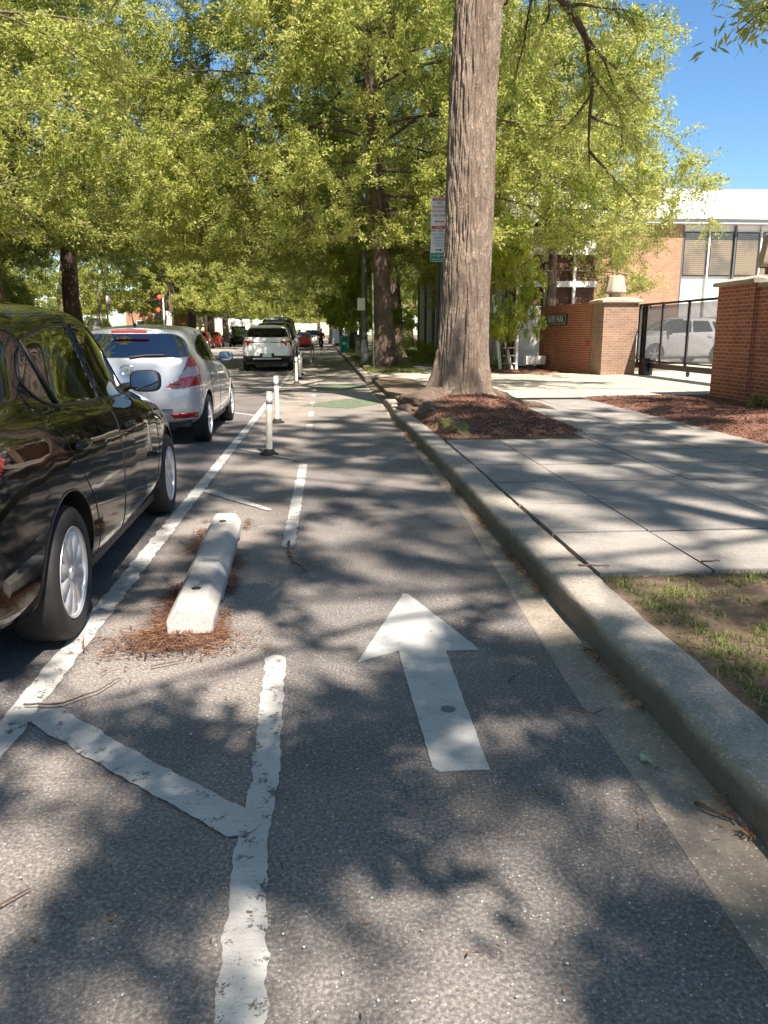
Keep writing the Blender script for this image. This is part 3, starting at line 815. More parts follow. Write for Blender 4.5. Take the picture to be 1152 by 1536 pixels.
protoA = tree_obj('oak_tree', 11, BARK, LEAF, H=17, RX=7.4, clear=4.0, zmin=4.0, tr=.46, nl=36, per=66, sub=13, tw=12, ll=.105, lw=.044, droop=.1, elev=(0, 60), lowdroop=.9, twl=.85)
protoB = tree_obj('oak_tree', 23, bark('brown_grey_bark', (.05, .034, .026), (.21, .15, .115)), LEAF, H=16.5, RX=7.2, clear=3.3, zmin=3.6, tr=.31, nl=50, per=68, sub=14, tw=12, ll=.108, lw=.046, droop=.1, elev=(-4, 60), lowdroop=.8, twl=.85)
protoC = tree_obj('street_tree', 37, BARKD, LEAFD, H=17, RX=7.2, clear=4.2, zmin=4.4, tr=.40, nl=32, per=30, sub=10, tw=12, ll=.19, lw=.10, droop=.1, elev=(-4, 60), lowdroop=.8, twl=.9)
protoD = tree_obj('street_tree', 51, BARKD, LEAF, H=15, RX=6.6, clear=2.9, zmin=3.2, tr=.36, nl=32, per=30, sub=10, tw=12, ll=.19, lw=.10, droop=.1, elev=(-6, 58), lowdroop=.8, twl=.9)
protoS = tree_obj('oak_tree', 91, BARK, LEAF, H=18.5, RX=7.4, clear=8.0, tr=.30, nl=16, per=60, sub=9, tw=11, ll=.13, lw=.06, droop=.1, elev=(5, 62), lowdroop=.5, twl=.5)
small0 = tree_obj('young_tree', 61, BARKR, LEAFY, H=6.5, RX=2.6, clear=1.9, zmin=1.75, tr=.11, nl=18, per=30, sub=7, tw=9, ll=.16, lw=.08, elev=(0, 60), twl=.5)
protoR = tree_obj('wall_tree', 95, BARK, LEAF, H=9, RX=3.2, clear=3.5, tr=.22, nl=16, per=30, sub=6, tw=8, ll=.12, lw=.034, extra=[((0, 0, 4.2), (-.97, .12, .18), 5.6, .25, .06)])
med0 = tree_obj('garden_tree', 73, BARK, LEAF, H=10, RX=4.6, clear=2.8, zmin=2.9, tr=.2, nl=30, per=58, sub=9, tw=11, ll=.095, lw=.036, droop=.1, elev=(-2, 62), lowdroop=.4, shape=.6, twl=.7)
USED = set()
def put(proto, x, y, s=1, rz=0, label='', group=None, cat='tree', sz=None, z=.13):
    o = proto if proto.name not in USED else copy_tree(proto)
    USED.add(proto.name); o.location = (x, y, z); o.rotation_euler = (0, 0, rz); o.scale = (s, s, sz or s)
    return tag(o, label, cat, group)

RG = 'street trees along the right kerb'; LG = 'street trees along the far side of the street'
put(protoB, 2.15, 28.6, 1.12, .6, 'big brown trunked tree beside the grey lamp post, second on the right kerb', RG)
put(protoA, 3.9, 44, 1.05, 1.9, 'tree with a paler trunk beside the garden path, third on the right', RG)
put(protoC, 2.2, 60, .95, 2.7, 'right kerb tree beyond the green bin', RG)
put(protoC, 1.6, 78, 1.0, 4.1, 'right kerb tree behind the cyclist, nearer of the two slim dark trunks', RG)
put(protoD, 1.2, 100, 1.1, 5.0, 'right kerb tree behind the cyclist, farther of the two slim dark trunks', RG)
for i, (x, y, s, rz, pr, lab) in enumerate([
    (-12.6, 16.5, 1.0, 0, 'A', 'oak whose crown fills the top left corner, its trunk outside the frame'),
    (-13.3, 34.6, 1.3, 2.0, 'A', 'thick brown leaning trunk at the left edge above the black sedan'),
    (-13.3, 45.5, 1.25, 3.3, 'C', 'dark trunked tree left of the white sign post'),
    (-13.4, 74, 1.1, 5.2, 'D', 'tree with a slim trunk right of the traffic signal'),
    (-13.2, 84, 1.1, .7, 'C', 'dark trunked tree just left of the red parked car'),
    (-13.2, 98, 1.1, 1.7, 'D', 'tree directly behind the red parked car'),
    (-13.2, 114, 1.15, 2.9, 'C', 'tree above the parked white truck'),
    (-13.2, 134, 1.2, 4.0, 'D', 'farthest tree on the left kerb'),]):
    _t = put({'A': protoA, 'C': protoC, 'D': protoD}[pr], x, y, s, rz, lab, LG)
    if i == 1: _t.rotation_euler.y = -.10
BG_ = 'trees behind the far pavement'
for i, (x, y, s, rz, pr, lab) in enumerate([
    (-21, 24, .9, 1.0, 'D', 'bushy tree behind the leaning trunk at the left edge'),
    (-19, 34, .85, 2.0, 'C', 'dense low crown between the two left trunks'),
    (-22, 48, .9, 3.0, 'D', 'dense tree behind the white sign post on the left'),
    (-26, 68, 1.0, 4.0, 'C', 'tree beside the orange brick house'),
    (-27, 88, 1.1, 5.0, 'D', 'tree behind the far left kerb row, left of the white truck'),
    (-20, 122, 1.2, .5, 'C', 'tree behind the white truck'),]):
    put({'C': protoC, 'D': protoD}[pr], x, y, s, rz, lab, BG_)
FG = 'far trees closing the street'
for i, (x, y, s, rz, pr, lab) in enumerate([
    (-9, 168, 1.2, .4, 'C', 'far tree closing the street, left one'),
    (-1, 205, 1.3, 1.4, 'D', 'far tree closing the street, middle one'),
    (4, 122, 1.1, 2.4, 'C', 'far tree on the right kerb beyond the slim dark trunks'),
    (7, 150, 1.2, 3.4, 'D', 'farthest tree on the right kerb'),
    (8, 75, 1.0, 4.4, 'D', 'garden tree behind the long brown house'),
    (9, 100, 1.1, 5.4, 'C', 'garden tree well beyond the long brown house')]):
    put({'C': protoC, 'D': protoD}[pr], x, y, s, rz, lab, FG)
put(med0, 8.1, 28.6, 1.0, .8, 'bright feathery tree leaning over the red name wall and the tan pillar')
put(med0, 7.9, 34.5, .85, 2.9, 'smaller tree against the brown brick house behind the big trunk')
put(small0, 1.72, 36, .62, 0, 'young yellow green tree between the lamp post and the green bin', 'young trees', sz=.92)
put(small0, 5.85, 25.8, .33, 2, 'thin stemmed young tree in the red mulch left of the name wall', 'young trees', sz=.66)
put(small0, 3.9, 56, .9, 4, 'young bright tree beyond the hedge', 'young trees')
# trees outside the picture whose crowns shade the foreground and reach into it
put(protoS, 5.2, -1.4, 1, 3.1, 'tree behind the viewer that shades the foreground', 'trees behind the viewer')
put(protoS, -1.2, -9.5, .9, 1.2, 'tree farther behind the viewer', 'trees behind the viewer')
put(protoA, -13.2, 3, 1.0, 4.6, 'tree on the far side level with the viewer', 'trees behind the viewer')
put(protoR, 9.6, 7.3, 1, 0, 'tree behind the right wall, one branch reaching into the top right corner')

# ---- the big near willow oak
def big_tree():
    t = tag(empty('oak_tree', (0, 0, 0)), 'huge willow oak with furrowed trunk and gnarled roots spilling over the kerb', 'tree')
    nth, nzz = 300, 330; Ht = 9.5
    zz = np.linspace(0, 1, nzz) ** 1.15 * Ht; th = np.arange(nth) * 2 * PI / nth
    V = np.zeros((nzz, nth, 3))
    roots = [(PI * 1.02, .46, .28, .36), (PI * 1.3, .28, .24, .42), (PI * 1.62, .20, .28, .42), (PI * .03, .34, .24, .26), (PI * .45, .3, .35, .4), (PI * .75, .3, .3, .5), (PI * 1.86, .22, .22, .42)]
    def smooth(a, b, t): t = min(1, max(0, (t - a) / (b - a))); return t * t * (3 - 2 * t)
    for i, z in enumerate(zz):
        cx = 2.285 + .026 * z + .012 * math.sin(z * 1.1); cy = 13.35 + .01 * z
        base = .375 - .006 * z + .005 * math.sin(z * 2)
        base += .10 * math.exp(-z / .55)
        if z > 6.6: base += .02 * (z - 6.6)
        for k, a in enumerate(th):
            r = base
            for (ra, am, wd, h) in roots:
                dd = (a - ra + PI) % (2 * PI) - PI
                r += am * math.exp(-(dd / wd) ** 2) * math.exp(-((z / h)) ** 1.25) + am * .07 * math.exp(-(dd / wd) ** 2) * math.exp(-z / 1.5)
            r += .025 * mnoise.noise(Vector((math.cos(a) * 1.2, math.sin(a) * 1.2, z * .45)))
            # furrows: long vertical ridges that braid slowly
            u = a * 7.6
            w = mnoise.noise(Vector((math.cos(a) * 1.5, math.sin(a) * 1.5, z * .9 + 3))) * 1.6
            f = mnoise.noise(Vector((math.cos(a) * 8.5 + w * .6, math.sin(a) * 8.5 + w * .6, z * 2.1)))
            f2 = mnoise.noise(Vector((math.cos(a) * 18, math.sin(a) * 18, z * 7 + 9)))
            r += .038 * (1 - abs(f) * 2.6) * .8 + .014 * f2
            # long seam on the lower left front
            dd = (a - PI * 1.42 - .06 * z + PI) % (2 * PI) - PI
            r -= .05 * math.exp(-(dd / .06) ** 2) * smooth(2.8, 1.2, z)
            # pruning scars near the top
            for (sa, sz_, sr, dp) in ((PI * 1.80, 6.2, .15, .06), (PI * 1.78, 5.35, .12, .05), (PI * 1.38, 6.75, .22, -.07)):
                dd = ((a - sa + PI) % (2 * PI) - PI) * .45; q = (dd ** 2 + (z - sz_) ** 2) / sr ** 2
                r += dp * math.exp(-q * 1.6) - .05 * math.exp(-q * 9)
            V[i, k] = (cx + r * math.cos(a), cy + r * math.sin(a), z + .1)
    i, j = np.meshgrid(np.arange(nzz - 1), np.arange(nth), indexing='ij')
    q = (i * nth + j).ravel(); q2 = (i * nth + (j + 1) % nth).ravel()
    F = np.stack([q, q2, q2 + nth, q + nth], -1)
    npmesh('trunk', V.reshape(-1, 3), F, [bark('near_bark', (.11, .082, .06), (.40, .32, .25), 1.0, .85)], t, smooth=True)
    # gnarled surface roots spilling over the kerb
    RB = bark('root_bark', (.075, .052, .038), (.32, .235, .17), 1.3, 1.0)
    def blob(name, c, s, mat, seed, n=48):
        vs = []; fs = []
        for a in range(n):
            ph = PI * a / (n - 1)
            for b in range(n):
                th_ = 2 * PI * b / n; p = Vector((math.sin(ph) * math.cos(th_), math.sin(ph) * math.sin(th_), math.cos(ph)))
                r = 1 + .30 * mnoise.noise(p * 1.6 + Vector((seed, 0, 0))) + .12 * mnoise.noise(p * 5 + Vector((0, seed, 0))) + .04 * mnoise.noise(p * 14)
                vs.append((c[0] + p.x * s[0] * r, c[1] + p.y * s[1] * r, c[2] + p.z * s[2] * r))
        for a in range(n - 1):
            for b in range(n): fs.append((a * n + b, (a + 1) * n + b, (a + 1) * n + (b + 1) % n, a * n + (b + 1) % n))
        o = MB().add(vs, fs).build(name, mat, t, smooth=True); return o
    tag(blob('root', (1.68, 12.95, .22), (.56, .50, .25), RB, 3), 'dark gnarled root bulging over the kerb')
    blob('root', (1.66, 12.1, .18), (.24, .62, .16), RB, 5)
    moss = Mat('mossy_root', rough=.95); w = moss.wpos(); gg = moss.node('ShaderNodeNewGeometry'); sx = moss.node('ShaderNodeSeparateXYZ'); moss.link(gg.outputs['Normal'], sx.inputs[0])
    f = moss.math('MULTIPLY', moss.ramp(sx.outputs[2], [(.4, (0, 0, 0)), (.85, (1, 1, 1))]), moss.ramp(moss.noise(w, 3, 4), [(.45, (0, 0, 0)), (.55, (1, 1, 1))]))
    moss.base(moss.mix(f, moss.ramp(moss.noise(w, 25, 5, .7), [(.3, (.05, .03, .02)), (.7, (.17, .11, .075))]), moss.ramp(moss.noise(w, 40, 3), [(.3, (.09, .10, .018)), (.7, (.26, .25, .05))])))
    moss.bump(moss.noise(w, 30, 5, .7), 1, .02)
    tag(blob('root', (1.64, 10.2, .13), (.22, .80, .15), moss.m, 8), 'low root lump with bright moss on top')
    mb = MB(); g = random.Random(4)
    for (a, L, r0) in ((PI * 1.12, 1.1, .12), (PI * 1.33, 1.5, .12), (PI * 1.5, 1.7, .09), (PI * 1.9, 1.2, .10), (PI * .05, 1.1, .12), (PI * 1.22, 1.3, .07)):
        p = []; rr = []
        for k in range(16):
            s = k / 15; aa = a + .25 * math.sin(s * 4 + a)
            p.append((2.25 + math.cos(aa) * (.45 + L * s), 13.35 + math.sin(aa) * (.45 + L * s), .42 - .34 * s ** .6 + .03 * math.sin(s * 9 + a)))
            rr.append(r0 * (1.15 - .7 * s) * (1 + .12 * math.sin(k * 2.1)))
        p = [(max(1.32, x), y_, z_) for x, y_, z_ in p]; mb.tube(p, rr, 12)
    mb.build('root_spur', RB, t, smooth=True)
    # limbs and crown well above the frame, hanging down behind and to the right
    gg_ = np.random.default_rng(99)
    mid_, sm_, TP, TD, TL = [], [], [], [], []
    limbs = [((2.5, 13.5, 6.9), (.85, .35, .62), 6.5, .16, 1.15), ((2.1, 13.6, 7.6), (-.8, .3, .5), 6.5, .16, .7), ((2.3, 13.3, 8.3), (.3, .9, .4), 7, .16, .8), ((2.3, 13.3, 8.6), (.75, -.55, .55), 6, .15, .5),
             ((2.3, 13.3, 9.0), (-.6, -.7, .6), 6, .15, .4), ((2.4, 13.4, 9.3), (-.3, .9, .8), 7, .15, .4), ((2.4, 13.4, 9.4), (.9, .1, .9), 6.5, .15, .3), ((2.4, 13.4, 9.4), (0, 0, 1), 6.5, .22, 0), ((2.4, 13.4, 10), (-.9, 0, .7), 6.5, .15, .4), ((2.4, 13.4, 10.5), (.2, -.9, .8), 6, .15, .3), ((2.4, 13.4, 12), (.6, .7, .9), 5, .12, .3), ((2.4, 13.4, 12), (-.5, .5, 1), 5, .12, .2),
             ((2.6, 13.6, 7.3), (.8, .75, .25), 6.0, .12, 1.0)]
    for p0, d0, L, r0, dr in limbs:
        lim = curve(p0, d0, L, gg_, 12, dr, .09); mid_.append((lim, r0 * (1 - .88 * np.linspace(0, 1, 13))))
        for j in range(9):
            s = .25 + .74 * (j + gg_.uniform(0, .8)) / 9; q = s * 12; q0 = int(min(11, q)); sp = lim[q0] + (lim[q0 + 1] - lim[q0]) * (q - q0)
            ld = lim[q0 + 1] - lim[q0]; ld /= np.linalg.norm(ld); side = np.cross(ld, gg_.normal(0, 1, 3)); side /= np.linalg.norm(side)
            sb = curve(sp, ld * .6 + side * .8, 2.4 * (1.2 - .6 * s) * gg_.uniform(.7, 1.2), gg_, 7, .5, .15)
            sm_.append((sb, r0 * .3 * (1 - .8 * np.linspace(0, 1, 8))))
            for w in range(10):
                u = gg_.uniform(.15, 1) * 7; u0 = int(min(6, u)); tp = sb[u0] + (sb[u0 + 1] - sb[u0]) * (u - u0)
                td = (sb[u0 + 1] - sb[u0]); td = td / np.linalg.norm(td) * .7 + gg_.normal(0, .6, 3) + np.array([0, 0, -.2]); td /= np.linalg.norm(td)
                TP.append(tp); TD.append(td); TL.append(.6 * gg_.uniform(.5, 1.3))
    TP, TD, TL = np.array(TP), np.array(TD), np.array(TL)
    v1, f1 = tubes_np(mid_, 9); v2, f2 = tubes_np(sm_, 5)
    v3, f3 = tubes_np([(np.array([TP[i], TP[i] + TD[i] * TL[i] - np.array([0, 0, .2 * TL[i]])]), np.array([.006, .003])) for i in range(len(TP))], 3)
    npmesh('limbs', np.concatenate([v1, v2, v3]), np.concatenate([f1, f2 + len(v1), f3 + len(v1) + len(v2)]), [BARKD], t, smooth=True)
    V, F = leaves(TP, TD, TL, 64, .030, .105, gg_, .2)
    npmesh('crown', V, F, [LEAF], t)
    return t
big_tree()

# shrubs
def shrub(name, x, y, sx, sy, sz, seed, mat, label, group=None, n=5200, ll=.07, lw=.035, z=.12):
    g = np.random.default_rng(seed); t = tag(empty(name, (x, y, z)), label, 'shrub', group)
    u = g.normal(0, 1, (n, 3)); u /= np.linalg.norm(u, axis=1)[:, None]; u[:, 2] = np.abs(u[:, 2])
    rr = g.uniform(.55, 1.0, n) ** .5; bump = np.array([.82 + .35 * mnoise.noise(Vector((a * 2.2 + seed, b * 2.2, c * 2.2))) for a, b, c in u])
    C = u * (rr * bump)[:, None] * np.array([sx, sy, sz])
    d = u + g.normal(0, .7, (n, 3)); d /= np.linalg.norm(d, axis=1)[:, None]
    s = np.cross(d, g.normal(0, 1, (n, 3))); s /= np.linalg.norm(s, axis=1)[:, None]
    L = (ll * g.uniform(.6, 1.3, n))[:, None]; W = (lw * g.uniform(.7, 1.2, n))[:, None]
    V = np.stack([C, C + d * L * .5 + s * W * .5, C + d * L, C + d * L * .5 - s * W * .5], 1).reshape(-1, 3)
    npmesh('foliage', V, np.arange(len(V)).reshape(-1, 4), [mat], t)
    mb = MB(); r = random.Random(seed)
    for k in range(9):
        a = r.uniform(0, 6.28); q = r.uniform(.3, .75)
        mb.tube([(0, 0, 0), (sx * q * .5 * math.cos(a), sy * q * .5 * math.sin(a), sz * .4), (sx * q * math.cos(a), sy * q * math.sin(a), sz * .8)], [.02, .013, .005], 5)
    mb.build('stems', TWIG, t); return t
HG = 'shrubs in front of the long brown house'
shrub('hedge_shrub', 4.6, 33.6, 1.1, 1.4, 1.05, 1, LEAFY, 'bright yellow green rounded shrub left of the black sign pole', HG)
shrub('hedge_shrub', 4.3, 40.5, 1.2, 1.6, 1.2, 2, LEAFD, 'dark green shrub at the foot of the paler tree trunk', HG)
shrub('hedge_shrub', 6.3, 38.5, 1.2, 1.8, 1.2, 3, LEAFY, 'bright shrub against the brown house wall', HG)
shrub('hedge_shrub', 5.4, 30.8, .8, 1.0, .6, 4, LEAFD, 'low dark shrub beside the bend of the garden path', HG)
shrub('hedge_shrub', 5.0, 60, 1.8, 2.5, 3.0, 5, LEAFD, 'tall loose shrub closing the view beyond the hedge', HG, ll=.13, lw=.07)
shrub('garden_plant', 6.2, 28.0, .35, .35, .45, 6, LEAFD, 'small potted looking plant by the house steps', None, 900)
shrub('garden_plant', 7.05, 12.6, .2, .2, .3, 7, LEAFD, 'small weed growing at the foot of the right brick wall', None, 500, .06, .015)
shrub('garden_plant', 6.9, 11.4, .3, .3, .22, 8, LEAF, 'low grassy tuft in the mulch before the right brick wall', None, 700, .07, .01)
shrub('wall_shrub', 8.1, 12.3, 1.1, .9, .5, 9, LEAF, 'leafy branch hanging over the right brick wall', None, 2600, .10, .03, z=1.72)
for i, (x, y, sx, sy, sz, m_, lab) in enumerate([(-17, 30, 2.2, 3, 3.2, LEAFD, 'dark bush behind the leaning trunk'), (-18.5, 38, 2.0, 3, 3.8, LEAF, 'sunlit bush between the two nearest left trunks'), (-17.5, 47, 2.4, 3, 4.0, LEAFD, 'dark bush behind the white sign board on the left'),
    (-20, 75, 2.5, 4, 3.2, LEAFY, 'pale bush right of the brick house'), (-17, 88, 2.4, 4, 3.0, LEAFD, 'bush behind the red parked car'), (-17, 104, 2.4, 5, 3.5, LEAF, 'bush behind the parked white truck'), (-16.5, 52, 1.6, 2.2, 2.6, LEAFD, 'low bush left of the traffic signal')]):
    shrub('bush', x, y, sx, sy, sz, 20 + i, m_, lab, 'bushes along the far pavement', 7000, .20, .11)

# ------------------------------------------------------------------ cars
def bspline_matrix(n, m, sym0, sym1):
    """m samples of a uniform cubic B-spline through n control rows; ends mirrored (sym) or clamped"""
    T = np.linspace(0, n - 1, m); W = np.zeros((m, n + 2))
    for r, t in enumerate(T):
        i = int(min(n - 2, math.floor(t))); f = t - i
        b = [(1 - f) ** 3 / 6, (3 * f ** 3 - 6 * f ** 2 + 4) / 6, (-3 * f ** 3 + 3 * f ** 2 + 3 * f + 1) / 6, f ** 3 / 6]
        for k in range(4): W[r, i + k] += b[k]
    return W
def pip(px, py, poly):
    """points in polygon, numpy"""
    inside = np.zeros(px.shape, bool); n = len(poly)
    for i in range(n):
        x0, y0 = poly[i]; x1, y1 = poly[(i + 1) % n]
        c = ((y0 > py) != (y1 > py)) & (px < (x1 - x0) * (py - y0) / (y1 - y0 + 1e-12) + x0); inside ^= c
    return inside
def near_poly(px, py, poly):
    best = np.full(px.shape, 9.); bx = px.copy(); by = py.copy(); n = len(poly)
    for i in range(n):
        x0, y0 = poly[i]; x1, y1 = poly[(i + 1) % n]; dx, dy = x1 - x0, y1 - y0
        t = np.clip(((px - x0) * dx + (py - y0) * dy) / (dx * dx + dy * dy + 1e-12), 0, 1)
        qx, qy = x0 + t * dx, y0 + t * dy; d = np.hypot(px - qx, py - qy); m = d < best
        best[m] = d[m]; bx[m] = qx[m]; by[m] = qy[m]
    return best, bx, by
def rounded(poly, r, n=5):
    out = []; N = len(poly)
    for i in range(N):
        p = Vector(poly[i]); a = (Vector(poly[i - 1]) - p); b = (Vector(poly[(i + 1) % N]) - p)
        rr = min(r, a.length * .45, b.length * .45); a = p + a.normalized() * rr; b = p + b.normalized() * rr
        for k in range(n + 1):
            t = k / n; q = a * (1 - t) ** 2 + p * 2 * t * (1 - t) + b * t ** 2; out.append((q.x, q.y))
    return out

def make_wheel(parent, x, y, r, side, style, fine):
    w = empty('wheel', (x, y, r)); w.parent = parent
    M = Matrix.Rotation(PI / 2 * side, 4, 'Y'); n = 48 if fine else 24          # local +Z -> outward
    tw = .105
    prof = [(r * .66, -tw), (r * .86, -tw * 1.02), (r * .965, -tw * .86), (r * .995, -tw * .6), (r, -tw * .2), (r, tw * .2), (r * .995, tw * .6), (r * .965, tw * .86), (r * .90, tw * 1.0), (r * .80, tw * 1.04), (r * .70, tw * .98), (r * .685, tw * .9), (r * .66, tw * .8)]
    tb = MB().lathe(prof, n, M)
    tb.v, tb.f = tb.v, [f for f in tb.f if len(f) == 4]; tb.m = [0] * len(tb.f)
    tb.build('tyre', RUBBER, w, smooth=True, autos=50)
    R0 = r * .685; rim = MB()
    rim.lathe([(R0 * .98, tw * .55), (R0, tw * .9), (R0 * .985, tw * .99), (R0 * .93, tw * .93), (R0 * .90, tw * .72), (R0 * .89, -tw * .5)], n, M)
    rim.f = [f for f in rim.f if len(f) == 4]; rim.m = [0] * len(rim.f)
    ns, sw, si = style                                                    # spokes, outer and inner half width (rad)
    for k in range(ns):
        a = 2 * PI * k / ns; vs = []
        for q, (rr, hw, h) in enumerate(((R0 * .13, si, .80), (R0 * .40, (si * .5 + sw * .5) * .85, .92), (R0 * .72, sw * .9, .90), (R0 * .95, sw * .95, .80))):
            ww = hw * (R0 * .95) if q else R0 * .10
            for u, hh in ((-1, h - .10), (-.75, h), (0, h + .05), (.75, h), (1, h - .10)):
                vs.append(M @ Vector((rr * math.cos(a) - u * ww * math.sin(a), rr * math.sin(a) + u * ww * math.cos(a), tw * hh)))
        fs = [(q * 5 + j, q * 5 + j + 1, q * 5 + j + 6, q * 5 + j + 5) for q in range(3) for j in range(4)]
        rim.add(vs, fs)
    rim.lathe([(0, tw * .99), (R0 * .10, tw * .98), (R0 * .15, tw * .92), (R0 * .17, tw * .8)], 20, M)
    rim.build('rim', RIM, w, smooth=True, autos=35)
    MB().lathe([(0, tw * .45), (R0 * .5, tw * .5), (R0 * .91, tw * .35)], n, M).build('brake_disc', DARK, w)
    return w

def make_car(name, label, S, paint, fine=True, group=None, tintside=GLS, tintrear=GLM, seat=SEAT, cat='car'):
    """y forward from the rear bumper, x to the right, body as one lofted surface cut into panels"""
    t = tag(empty(name, (0, 0, 0)), label, cat, group)
    L, W2, H = S['L'], S['W'] / 2, S['H']; rows = S['rows']
    NC = 15; C = np.zeros((len(rows) + 1, NC, 3))
    for i, rw in enumerate(rows):
        yR, yF, w, z0, z1, z2, z3, z4 = rw[:8]; cr = rw[8] if len(rw) > 8 else .5; cf = rw[9] if len(rw) > 9 else .6
        tp = rw[10] if len(rw) > 10 else .97
        ys = [yR, yR + .02 * cr, yR + .10 * cr, yR + .32 * cr, yR + 1.0 * cr]
        ye = [yF - 1.0 * cf, yF - .34 * cf, yF - .12 * cf, yF - .03 * cf, yF]
        mid = [ys[-1] + (ye[0] - ys[-1]) * k / 6 for k in range(1, 6)]
        Y = ys + mid + ye; X = [0, .42 * w, .78 * w, .95 * w, w * tp + w * (1 - tp) * .6] + [w, w * 1.005, w * 1.007, w * 1.005, w] + [w * tp + w * (1 - tp) * .5, .94 * w * tp, .78 * w * tp, .42 * w * tp, 0]
        zc = np.interp(np.array(Y), [yR, yR + cr, (yR + yF) / 2, yF - cf, yF], [z0, z1, z2, z3, z4])
        C[i, :, 0] = X; C[i, :, 1] = Y; C[i, :, 2] = zc
    C[-1] = C[-2]; C[-1, :, 0] = 0; C[-1, :, 2] += S.get('crown', .015)
    mu, mv = (300, 150) if fine else (130, 64)
    Wv = bspline_matrix(len(rows) + 1, mv, 0, 0); Wu = bspline_matrix(NC, mu, 0, 0)
    ext = np.zeros((len(rows) + 3, NC + 2, 3)); ext[1:-1, 1:-1] = C
    ext[0, 1:-1] = 2 * C[0] - C[1]; ext[-1, 1:-1] = C[-2] * np.array([-1, 1, 1])
    ext[:, 0] = ext[:, 2] * np.array([-1, 1, 1]); ext[:, -1] = ext[:, -3] * np.array([-1, 1, 1])
    P = np.einsum('ai,bj,ijk->abk', Wv, Wu, ext)
    P[:, 0, 0] = 0; P[:, -1, 0] = 0; P[-1, :, 0] = 0
    # analytic-ish normals
    du = np.gradient(P, axis=1); dv = np.gradient(P, axis=0); N = np.cross(du, dv); ln = np.linalg.norm(N, axis=2, keepdims=True); N = N / np.maximum(ln, 1e-9)
    if N[mv // 4, mu // 2, 0] < 0: N = -N
    frac = np.linspace(0, len(rows), mv)[:, None] * np.ones((1, mu))          # row coordinate
    side = (np.abs(N[..., 0]) > .42); rear = (N[..., 1] < -.25) & (np.abs(N[..., 0]) < .9); front = (N[..., 1] > .12) & (np.abs(N[..., 0]) < .9)
    def snap(mask, ax, poly, tol):
        a, b = ax; o = ({0, 1, 2} - set(ax)).pop()
        d, qa, qb = near_poly(P[..., a], P[..., b], poly)
        m = mask & (d < tol) & (np.abs(N[..., o]) > .2)
        da, db = (qa - P[..., a])[m], (qb - P[..., b])[m]; Nm = N[m]
        P[m, o] -= np.clip((Nm[:, a] * da + Nm[:, b] * db) / Nm[:, o], -.02, .02); P[m, a] = qa[m]; P[m, b] = qb[m]
        P[:, 0, 0] = 0; P[:, -1, 0] = 0; P[-1, :, 0] = 0
    gh = frac > S['gh']
    tol = .012 if fine else .025
    ax_ = S['axles']; rw_ = S['rw']; arch = []
    for ya in ax_:
        rr = rw_ + .055; arch.append([(ya + rr * math.cos(a), rw_ + .01 + rr * math.sin(a)) for a in np.linspace(-.9, PI + .9, 56)])
    for pl in arch: snap(side & ~gh, (1, 2), pl, tol * 1.6)
    wins = [rounded(p, .05) for p in S['windows']]
    for p in wins: snap(side & gh, (1, 2), p, tol)
    rwin = rounded(S['rear_window'], .06); fwin = rounded(S['windshield'], .06)
    rgh = frac > S.get('rgh', S['gh'])
    snap(rear & rgh, (0, 2), rwin, tol); snap(front & gh, (0, 2), fwin, tol)
    lamps = S['lamps']                                                      # (name, rearpoly (x,z) or None, sidepoly (y,z) or None, material, front?)
    for nm, rp, sp, mt in lamps:
        if rp: snap((np.abs(N[..., 1]) > .45), (0, 2), rp, tol)
    fy = (P[:-1, :-1] + P[1:, :-1] + P[:-1, 1:] + P[1:, 1:]) / 4; fn = (N[:-1, :-1] + N[1:, 1:]) / 2; ff = frac[:-1, :-1]
    FX, FY, FZ = fy[..., 0], fy[..., 1], fy[..., 2]
    kind = np.full(FX.shape, 'body', dtype=object)
    fs_, fr_, ffr = np.abs(fn[..., 0]) > .42, (fn[..., 1] < -.2), (fn[..., 1] > .1); fgh = ff > S['gh']; frgh = ff > S.get('rgh', S['gh'])
    for i, ((a, b), pn) in enumerate(S['doors']):
        m = pip(FY, FZ, b) & fs_; kind[m] = 'door%d' % i
    for band in S.get('trim', []):
        (za, zb, ya, yb) = band; m = (FZ > za) & (FZ < zb) & (FY > ya) & (FY < yb); kind[m] = 'trim'
    for i, p in enumerate(wins): kind[pip(FY, FZ, p) & fs_ & fgh] = 'win%d' % i
    kind[pip(FX, FZ, rwin) & fr_ & frgh & (FY < L * .45)] = 'rearwin'
    kind[pip(FX, FZ, fwin) & ffr & fgh & (FY > L * .5)] = 'windshield'
    for i, (nm, rp, sp, mt) in enumerate(lamps):
        m = np.ones(FX.shape, bool)
        if rp: m &= pip(FX, FZ, rp)
        if sp: m &= pip(FY, FZ, sp)
        kind[m] = 'lamp%d' % i
    for ya in ax_:
        kind[(np.hypot(FY - ya, FZ - rw_ - .01) < rw_ + .055) & (FX > W2 * .55) & ~fgh] = 'hole'
    # side look-up for lines lying on the surface
    kd = KDTree(mv * mu); flat = P.reshape(-1, 3); nf = N.reshape(-1, 3); ok = (np.abs(nf[:, 0]) > .3)
    for i in np.nonzero(ok)[0]: kd.insert((flat[i, 1], flat[i, 2], 0), int(i))
    kd.balance()
    def onside(y, z, off=0):
        _, i, _ = kd.find((y, z, 0)); n = nf[i]; p = flat[i]
        x = p[0] - (n[1] * (y - p[1]) + n[2] * (z - p[2])) / n[0]
        return Vector((x + off * n[0], y + off * n[1], z + off * n[2]))
